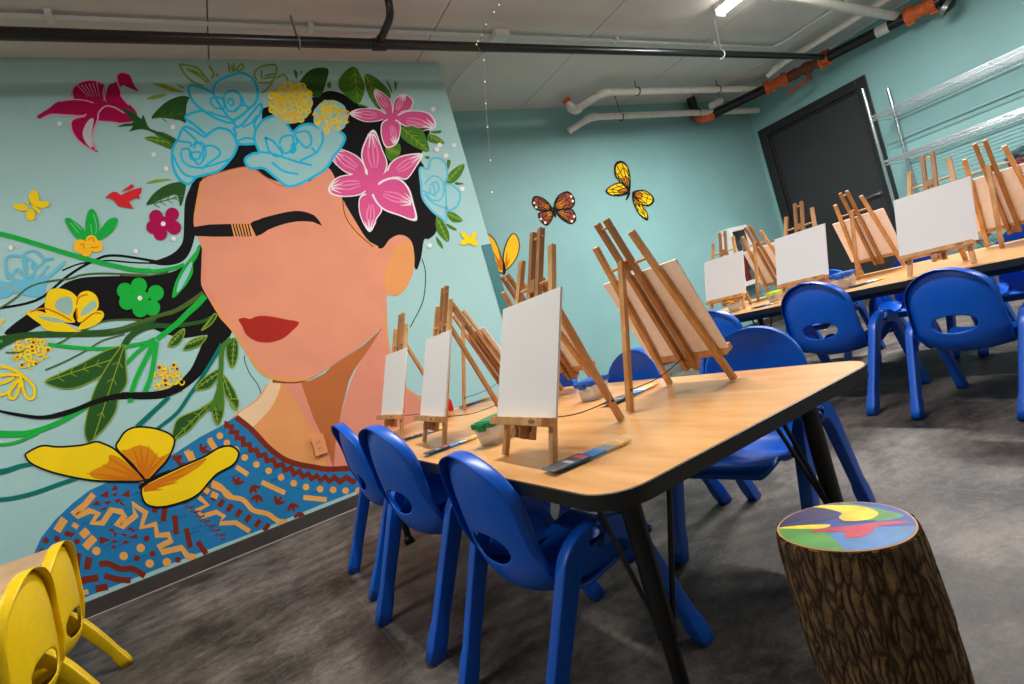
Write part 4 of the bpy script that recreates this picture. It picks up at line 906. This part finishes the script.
# ------------------------------------------------------------------ wire shelving by the right wall
SX0, SX1, SY0, SY1 = 6.06, 6.57, .75, 2.59
t = thing('wire_shelf', 'chrome wire shelving unit against the right wall beside the door', 'shelf', (SX0, SY1, 0))
for x in (SX0, SX1):
    for y in (SY0, SY1):
        m = MB(); m.tube([(x, y, .02), (x, y, 2.11)], .015, CHROME, 12); m.lathe([(0, 0), (.02, 0), (.02, .015), (.012, .03), (0, .03)], BLACK, 12, Matrix.Translation((x, y, 0))); part(m, 'post', t)
for z in (.28, .60, .87, 1.365, 1.82):
    m = MB()
    for i in range(10): m.tube([(SX0 + .025 + i * (SX1 - SX0 - .05) / 9, SY0, z), (SX0 + .025 + i * (SX1 - SX0 - .05) / 9, SY1, z)], .0026, WIRE, 5)
    for y in [SY0 + .02 + k * (SY1 - SY0 - .04) / 6 for k in range(7)]: m.tube([(SX0, y, z - .006), (SX1, y, z - .006)], .0035, WIRE, 5)
    for x in (SX0, SX1):
        for zz in (z + .004, z - .034): m.tube([(x, SY0, zz), (x, SY1, zz)], .0042, WIRE, 6)
        n = 76; m.tube([(x, SY0 + (SY1 - SY0) * k / n, z + .003 if k % 2 else z - .033) for k in range(n + 1)], .0028, WIRE, 5)
    for y in (SY0, SY1):
        for zz in (z + .004, z - .034): m.tube([(SX0, y, zz), (SX1, y, zz)], .0042, WIRE, 6)
    part(m, 'shelf', t)
# dark patterned cloth bundle on the shelf, red flowers lower down
def blob(cx, r, seed, mt, sq=(1, 1, 1), n=18, amp=.25, fr=5):
    rnd = random.Random(seed); m = MB(); vs = []; ph = [rnd.uniform(0, 6) for _ in range(6)]
    for i in range(n + 1):
        for j in range(n * 2):
            th = PI * i / n; f = PI * j / n
            d = 1 + amp * (.5 * math.sin(fr * f + ph[0]) * math.sin(th * 3 + ph[1]) + .3 * math.sin(fr * 1.7 * th + ph[2]) + .3 * math.sin(2.3 * fr * f + 4 * th + ph[3]) * math.sin(th))
            vs.append((cx[0] + r * sq[0] * d * math.sin(th) * math.cos(f), cx[1] + r * sq[1] * d * math.sin(th) * math.sin(f), cx[2] + r * sq[2] * d * math.cos(th)))
    fs = [(i * 2 * n + j, i * 2 * n + (j + 1) % (2 * n), (i + 1) * 2 * n + (j + 1) % (2 * n), (i + 1) * 2 * n + j) for i in range(n) for j in range(2 * n)]
    m.add(vs, fs, mt, True); return m
CL = mat('patterned_cloth', (26, 24, 32), .8, 0, 22, rgb2=(160, 60, 66)); CL2 = mat('teal_black_cloth', (24, 22, 26), .8, 0, 16, rgb2=(60, 110, 112))
o = thing('cloth_bundle', 'heap of dark patterned cloth on the wire shelf at the right edge', 'cloth', (6.36, 1.66, .876))
blob((0, -.02, .075), .105, 1, CL, (1.1, 1.5, .62)).build('dark_fold', o); blob((.0, .02, .15), .09, 2, CL2, (1, 1.4, .7)).build('teal_fold', o)
t = thing('artificial_flowers', 'bunch of red and coral artificial flowers low on the wire shelf', 'flowers', (6.3, 1.93, .284))
rnd = random.Random(5); RF = mat('coral_petal', (236, 84, 70), .6, .1, 30); RF2 = mat('red_petal', (206, 40, 52), .6, .1, 30); STEM = mat('flower_stem', (46, 96, 44), .6)
for i in range(16):
    x, y, z = rnd.uniform(-.12, .12), rnd.uniform(-.3, .25), rnd.uniform(.08, .23); m = MB(); k = rnd.random()
    for r_ in range(2):
        for j in range(6):
            a = j * PI / 3 + r_ * .5; rr = .036 - .011 * r_; cz = z + r_ * .01
            m.add([(x, y, cz - .004), (x + rr * math.cos(a - .45), y + rr * math.sin(a - .45), cz + .008), (x + rr * 1.35 * math.cos(a), y + rr * 1.35 * math.sin(a), cz + .012), (x + rr * math.cos(a + .45), y + rr * math.sin(a + .45), cz + .008)], [(0, 1, 2, 3)], RF if k > .4 else RF2, True)
    o = m.build('blossom', t); m = MB(); m.tube([(x * .4, y * .6, .003), (x, y, z)], .002, STEM, 5); m.build('stem', o)

# ------------------------------------------------------------------ extinguisher cabinet
FY = YF - .15; a = ony(728.5, 228.5, FY); b = ony(746.5, 224, FY); zb = ony(757, 283, FY).z
x0, x1, z0, z1 = a.x, b.x, zb, (a.z + b.z) / 2
t = thing('extinguisher_cabinet', 'white glazed fire extinguisher cabinet on the far wall corner', 'cabinet', ((x0 + x1) / 2, YF, z0))
m = MB(); m.box((x0, FY + .02, z0), (x0 + .012, YF, z1), WHITE); m.box((x1 - .012, FY + .02, z0), (x1, YF, z1), WHITE); m.box((x0 + .012, FY + .02, z0), (x1 - .012, YF, z0 + .012), WHITE); m.box((x0 + .012, FY + .02, z1 - .012), (x1 - .012, YF, z1), WHITE); m.box((x0 + .012, YF - .01, z0 + .012), (x1 - .012, YF, z1 - .012), mat('cabinet_inside', (120, 122, 124), .6)); part(m, 'body', t)
m = MB(); w = .052
m.box((x0, FY, z0), (x0 + w, FY + .02, z1), WHITE); m.box((x1 - w, FY, z0), (x1, FY + .02, z1), WHITE); m.box((x0 + w, FY, z0), (x1 - w, FY + .02, z0 + w), WHITE); m.box((x0 + w, FY, z1 - w), (x1 - w, FY + .02, z1), WHITE); d = part(m, 'door', t, bevel=.003)
m = MB(); m.box((x0 + w, FY + .008, z0 + w), (x1 - w, FY + .012, z1 - w), clear('cabinet_glass', (60, 64, 66), .3, .05)); g = m.build('glass', d)
xm = (x0 + x1) / 2; t = thing('fire_extinguisher', 'red fire extinguisher behind the glass of the white cabinet', 'fire extinguisher', (xm, YF - .075, z0 + .0125)); RED = mat('extinguisher_red', (190, 18, 26), .3, .05, 20)
m = MB(); m.lathe([(0, 0), (.05, 0), (.056, .01), (.056, .33), (.045, .37), (.022, .392), (.02, .41), (0, .41)], RED, 22); m.build('cylinder', t)
m = MB(); m.lathe([(0, .405), (.018, .405), (.018, .44), (0, .44)], STEEL, 12); m.bar((0, .02, .445), (0, -.055, .47), .02, .006, BLACK, (1, 0, 0)); m.bar((0, .01, .43), (0, -.055, .44), .02, .006, BLACK, (1, 0, 0)); m.build('valve_lever', t)
m = MB(); m.tube(spl([(.018, 0, .425), (.055, -.01, .4), (.064, -.02, .3), (.06, -.03, .16)], 6), .008, BLACK, 8); m.build('hose', t)
# wall outlet plate painted over
t = thing('wall_outlet', 'painted-over outlet plate low on the mural wall, on the painted neck', 'outlet', (.452, YM - .014, .437))
m = MB(); m.box((-.036, -.005, -.058), (.036, .003, .058), K_['tan']); m.build('cover_plate', t, bevel=.002)
for z in (-.02, .02):
    m = MB(); m.box((-.015, -.0065, z - .013), (.015, -.0045, z + .013), K_['pink']); m.build('socket', t, bevel=.0015)
    m = MB(); m.box((-.007, -.0068, z - .004), (-.005, -.006, z + .006), DARK); m.box((.005, -.0068, z - .004), (.007, -.006, z + .006), DARK); m.build('slot', t)

# ------------------------------------------------------------------ things on the tables
CLR = clear('clear_plastic', (226, 220, 216), .38, .2)
def tub(px, z, rz, lid, label, s=1):
    o = onz(px[0], px[1], z); t = thing('storage_tub', label, 'container', (o.x, o.y, z + .0005), math.radians(rz), 'lidded tubs', s)
    m = MB(); W, D, H = .062, .044, .068
    lo = rrect(-W * .84, -D * .84, W * .84, D * .84, .012, 4); hi = rrect(-W, -D, W, D, .014, 4); li = rrect(-W + .003, -D + .003, W - .003, D - .003, .012, 4); bi = rrect(-W * .84 + .003, -D * .84 + .003, W * .84 - .003, D * .84 - .003, .01, 4); n = len(lo)
    L = [[(x, y, 0) for x, y in lo], [(x, y, H) for x, y in hi], [(x, y, H) for x, y in li], [(x, y, .003) for x, y in bi]]
    m.add(sum(L, []), [(i * n + k, i * n + (k + 1) % n, (i + 1) * n + (k + 1) % n, (i + 1) * n + k) for i in range(3) for k in range(n)] + [tuple(range(n - 1, -1, -1)), tuple(range(3 * n, 4 * n))], CLR, True); m.build('tub', t)
    m = MB(); m.prism(rrect(-W - .005, -D - .005, W + .005, D + .005, .017, 5), H - .007, H + .009, lid); m.prism(rrect(-W + .008, -D + .008, W - .008, D - .008, .01, 5), H + .009, H + .0115, lid)
    for s_ in (-1, 1): m.box((s_ * (W + .005) - .006, -.014, H - .016), (s_ * (W + .005) + .006, .014, H + .006), lid)
    m.build('lid', t, bevel=.0015); return t
GL = mat('green_lid', (20, 128, 74), .4); BL = mat('blue_lid', (16, 84, 176), .4); YL = mat('amber_lid', (226, 168, 30), .4); LL = mat('lime_lid', (176, 206, 40), .4)
tub((499, 441), ZL, 25, GL, 'clear tub with a green lid behind the nearest white canvas', .85)
tub((596, 398), ZL, 15, BL, 'clear tub with a blue lid between the right-hand easels of the front table', .8)
tub((738, 310), ZR, 20, YL, 'tub with an amber lid under the far left canvas of the rear table')
tub((778, 302), ZR, 10, LL, 'small tub with a lime lid beside the middle canvas of the rear table', .8)
tub((846, 288), ZR, 15, BL, 'clear tub with a blue lid on the rear table before the black door')
HB = mat('brush_handle_blue', (36, 134, 206), .35); HY = mat('brush_bristle', (222, 178, 92), .7, .2, 60); FER = mat('ferrule', (190, 186, 180), .3, metal=.8); CARD = mat('card_black', (26, 24, 28), .6); SLV = clear('sleeve_film', (232, 232, 236), .05, .12); LBL = mat('card_label', (176, 60, 84), .6)
def brushes(p0, p1, z, label, wd=.052):
    a, b = onz(*p0, z), onz(*p1, z); d = b - a; L = min(max(d.length, .17), .24); mid = (a + b) / 2
    t = thing('brush_pack', label, 'paint brushes', (mid.x, mid.y, z + .0006), math.atan2(d.y, d.x), 'packs of paint brushes')
    m = MB(); m.box((-L / 2, -wd / 2, .0078), (-L * .08, wd / 2, .0088), CARD); m.box((-L * .17, -wd * .42, .0088), (-L * .1, wd * .42, .0091), LBL); m.box((-L / 2, -wd / 2, 0), (L / 2, wd / 2, .0008), SLV)
    m.box((-L * .3, -wd * .34, .0088), (-L * .25, wd * .3, .0091), mat('card_print', (150, 150, 160), .6)); m.build('card', t)
    for i in range(5):
        y = -wd * .36 + i * wd * .18; e = L * (.36 + .02 * ((i * 7) % 3)); m = MB()
        m.tube([(-L * .44, y, .0045), (-L * .2, y, .0045), (L * .1, y, .0045)], [.0014, .0026, .003], HB, 8); o = m.build('brush_handle', t)
        m = MB(); m.tube([(L * .1, y, .0045), (L * .22, y, .0045)], [.0032, .0034], FER, 8); m.build('ferrule', o)
        m = MB(); m.tube([(L * .22, y, .0045), (L * .3, y, .0045), (e + L * .06, y, .0045)], [.0034, .0042, .001], HY, 8); m.build('bristle', o)
    m = MB(); m.box((-L / 2 - .002, -wd / 2 - .002, .0093), (L / 2, wd / 2 + .002, .0096), SLV); m.build('clear_sleeve', t); return t
brushes((549, 475), (633, 439), ZL, 'pack of blue-handled paint brushes at the near edge of the front table')
brushes((425, 457), (482, 436), ZL, 'brush pack between the nearest and the middle left canvases', .04)
brushes((402, 442), (450, 427), ZL, 'brush pack between the middle and the farthest left canvases', .035)
brushes((460, 409), (490, 398), ZL, 'brush pack at the far right side of the front table behind the middle canvas', .045)
brushes((605, 408), (660, 383), ZL, 'brush pack beneath the big easel seen from behind on the front table')
brushes((754, 309), (782, 302), ZR, 'brush pack on the rear table between its two left canvases')
brushes((852, 288), (884, 279), ZR, 'brush pack on the rear table below the easel before the black door')
a = onz(451, 411, ZL); t = thing('paint_bottle', 'small red paint bottle behind the middle left canvas', 'bottle', (a.x, a.y, ZL + .0005)); RB = mat('red_bottle', (206, 22, 34), .35)
m = MB(); m.lathe([(0, 0), (.014, 0), (.0155, .004), (.0155, .05), (.012, .058), (.007, .062), (0, .062)], RB, 16); m.build('bottle', t)
m = MB(); m.lathe([(0, .062), (.008, .062), (.007, .072), (.003, .084), (0, .084)], RB, 12); m.build('cap', t)

# ------------------------------------------------------------------ painted tree stump
SH = .37; sc = onz(844.5, 524.5, SH); SR = .0895
t = thing('tree_stump', 'bark-covered tree stump stool with a brightly painted top in the lower right', 'stool', (sc.x, sc.y, 0))
BARK = bpy.data.materials.new('bark'); BARK.use_nodes = True
nt = BARK.node_tree; b_ = nt.nodes['Principled BSDF']; b_.inputs['Roughness'].default_value = .85; b_.inputs['Specular IOR Level'].default_value = .25
tc = nt.nodes.new('ShaderNodeTexCoord'); nzw = nt.nodes.new('ShaderNodeTexNoise'); nzw.inputs['Scale'].default_value = 22; nzw.inputs['Detail'].default_value = 4
nt.links.new(tc.outputs['Object'], nzw.inputs['Vector'])
va = nt.nodes.new('ShaderNodeVectorMath'); va.operation = 'MULTIPLY_ADD'; va.inputs[1].default_value = (.016, .016, .03); nt.links.new(nzw.outputs['Color'], va.inputs[0]); nt.links.new(tc.outputs['Object'], va.inputs[2])
mp = nt.nodes.new('ShaderNodeMapping'); mp.inputs['Scale'].default_value = (95, 95, 20); nt.links.new(va.outputs[0], mp.inputs['Vector'])
vo = nt.nodes.new('ShaderNodeTexVoronoi'); vo.feature = 'DISTANCE_TO_EDGE'; vo.inputs['Scale'].default_value = 1; nt.links.new(mp.outputs[0], vo.inputs['Vector'])
rp = nt.nodes.new('ShaderNodeValToRGB'); e = rp.color_ramp.elements; e[0].position = .0; e[0].color = (*lin((50, 36, 24)), 1); e[1].position = .2; e[1].color = (*lin((116, 90, 60)), 1)
nt.links.new(vo.outputs['Distance'], rp.inputs[0])
n2 = nt.nodes.new('ShaderNodeTexNoise'); n2.inputs['Scale'].default_value = 60; n2.inputs['Detail'].default_value = 6; nt.links.new(tc.outputs['Object'], n2.inputs['Vector'])
r2 = nt.nodes.new('ShaderNodeValToRGB'); e = r2.color_ramp.elements; e[0].position = .35; e[0].color = (.55, .52, .5, 1); e[1].position = .68; e[1].color = (1.15, 1.08, 1, 1); nt.links.new(n2.outputs['Fac'], r2.inputs[0])
mx = nt.nodes.new('ShaderNodeMix'); mx.data_type = 'RGBA'; mx.blend_type = 'MULTIPLY'; mx.inputs[0].default_value = .9; nt.links.new(rp.outputs[0], mx.inputs[6]); nt.links.new(r2.outputs[0], mx.inputs[7])
nt.links.new(mx.outputs[2], b_.inputs['Base Color'])
mm = nt.nodes.new('ShaderNodeMath'); mm.operation = 'MINIMUM'; mm.inputs[1].default_value = .3; nt.links.new(vo.outputs['Distance'], mm.inputs[0])
bp = nt.nodes.new('ShaderNodeBump'); bp.inputs['Strength'].default_value = 1; bp.inputs['Distance'].default_value = .012; nt.links.new(mm.outputs[0], bp.inputs['Height'])
bp2 = nt.nodes.new('ShaderNodeBump'); bp2.inputs['Strength'].default_value = .5; bp2.inputs['Distance'].default_value = .003; nt.links.new(n2.outputs['Fac'], bp2.inputs['Height']); nt.links.new(bp.outputs[0], bp2.inputs['Normal']); nt.links.new(bp2.outputs[0], b_.inputs['Normal'])
rnd = random.Random(4); n = 150; rows = 46; ridge = [rnd.uniform(-1, 1) for _ in range(60)]
def rid(a, z):
    v = 0
    for fr, am, zz in ((17, .5, 9), (31, .35, 17), (53, .22, 27), (7, .5, 5)):
        v += am * math.sin(fr * a + 1.3 * math.sin(zz * z + fr) + .8 * math.sin(2.7 * zz * z + 2 * fr))
    return v
def outline(a): return SR * (1 + .035 * math.sin(2 * a + .5) + .02 * math.sin(3 * a + 1.1))
m = MB(); vs = []
for i in range(rows + 1):
    z = SH * (1 - i / rows) - .001
    k = i / rows; fl = 1 + .035 * math.sin(k * 5.5) + .05 * k
    ox, oy = .012 * k * sc.y / math.hypot(sc.x, sc.y), -.012 * k * sc.x / math.hypot(sc.x, sc.y)
    for j in range(n):
        a = 2 * PI * j / n; v = rid(a, z); r = outline(a) * fl + .0024 * (abs(v) ** .6 * (1 if v > 0 else -1)) - (.002 if i == 0 else 0)
        vs.append((ox + r * math.cos(a), oy + r * math.sin(a), max(0, z)))
ux = Vector((sc.y, -sc.x)).normalized(); vx = Vector((sc.x, sc.y)).normalized()
def tz(x, y): return -.075 * (vx.x * x + vx.y * y) - .02 * (ux.x * x + ux.y * y)
vs = [(x, y, z + tz(x, y) * z / SH) for x, y, z in vs]
m.add(vs, [(i * n + j, (i + 1) * n + j, (i + 1) * n + (j + 1) % n, i * n + (j + 1) % n) for i in range(rows) for j in range(n)], BARK, True)
m.build('bark', t)
WOODR = mat('cut_wood_rim', (176, 120, 62), .6, .15, 30)
m = MB(); m.prism([(outline(2 * PI * j / 72) * .97 * math.cos(2 * PI * j / 72), outline(2 * PI * j / 72) * .97 * math.sin(2 * PI * j / 72)) for j in range(72)], SH - .004, SH, WOODR); m.v = [Vector((v.x, v.y, v.z + tz(v.x, v.y))) for v in m.v]; m.build('cut_top', t)
# the picture painted on the top: u to the right, v away from the viewer
m = MB(); lay = [0]
def top(pts, mt, sm=True):
    lay[0] += 1
    P_ = [(v.x, v.y) for v in spl([(a, b, 0) for a, b in pts], 5, True)] if sm else pts
    out = []
    for a, b in P_:
        v = ux * a + vx * b; ang = math.atan2(v.y, v.x); R1 = outline(ang) * .945 / SR
        if v.length > R1: v = v.normalized() * R1
        out.append((v.x * SR, v.y * SR, SH + .0003 + .00003 * lay[0]))
    m.add(out, [tuple(range(len(out)))], mt)
def tp(nm, rgb): return mat('stump_paint_' + nm, rgb, .38, .22, 30, coat=.05, spec=.3)
B1, B2, Y1, G1_, R1_, P1_, K1 = tp('blue', (10, 48, 136)), tp('sky', (44, 104, 160)), tp('yellow', (214, 186, 14)), tp('green', (66, 128, 40)), tp('red', (166, 14, 40)), tp('violet', (44, 26, 70)), tp('dark', (30, 28, 44))
top([(math.cos(t_) * 1.1, math.sin(t_) * 1.1) for t_ in [2 * PI * k / 40 for k in range(40)]], B1, False)
top([(-1.1, -.1), (-.6, -.1), (0, -.15), (.6, -.2), (1, -.3), (.7, -.9), (0, -1.1), (-.7, -.9)], B2)
top([(-1.1, .02), (-.7, .05), (-.35, -.1), (-.2, -.5), (-.1, -1.05), (-.6, -.9), (-1, -.4)], G1_)
top([(-1.1, .1), (-.85, .6), (-.5, .95), (-.2, .75), (-.05, .5), (-.3, .35), (-.6, .25)], P1_)
top([(-1, .05), (-.55, .2), (-.1, .38), (-.05, .3), (-.35, .12), (-.7, .02)], K1)
top([(.02, .95), (.2, .9), (.55, .55), (.8, .2), (.45, .05), (.25, .2), (.2, .6)], G1_)
top([(-.45, .92), (-.1, .9), (.3, .75), (.5, .4), (.35, .15), (.05, .12), (-.05, .3), (.0, .5), (-.2, .75)], Y1)
top([(-.95, .0), (-.6, .06), (-.2, .02), (-.3, -.12), (-.65, -.08)], Y1)
top([(-.05, .14), (.2, .1), (.45, .08), (.2, .03), (.0, .05)], K1)
top([(-.5, -.22), (-.2, -.1), (.1, -.08), (.45, .0), (.8, -.02), (.75, -.1), (.4, -.18), (.3, -.4), (.1, -.55), (-.05, -.48), (-.02, -.3), (-.3, -.28)], R1_)
m.v = [Vector((v.x, v.y, v.z + tz(v.x, v.y))) for v in m.v]; m.build('painted_picture', t, tri=True)

# ------------------------------------------------------------------ world and view
w = bpy.data.worlds.new('world'); bpy.context.scene.world = w; w.use_nodes = True
w.node_tree.nodes['Background'].inputs[0].default_value = (*WORLD[:3], 1); w.node_tree.nodes['Background'].inputs[1].default_value = WORLD[3]
vs_ = bpy.context.scene.view_settings
vs_.view_transform = 'Standard'; vs_.look = 'None'; vs_.gamma = 1; vs_.use_curve_mapping = False; vs_.exposure = EXPO
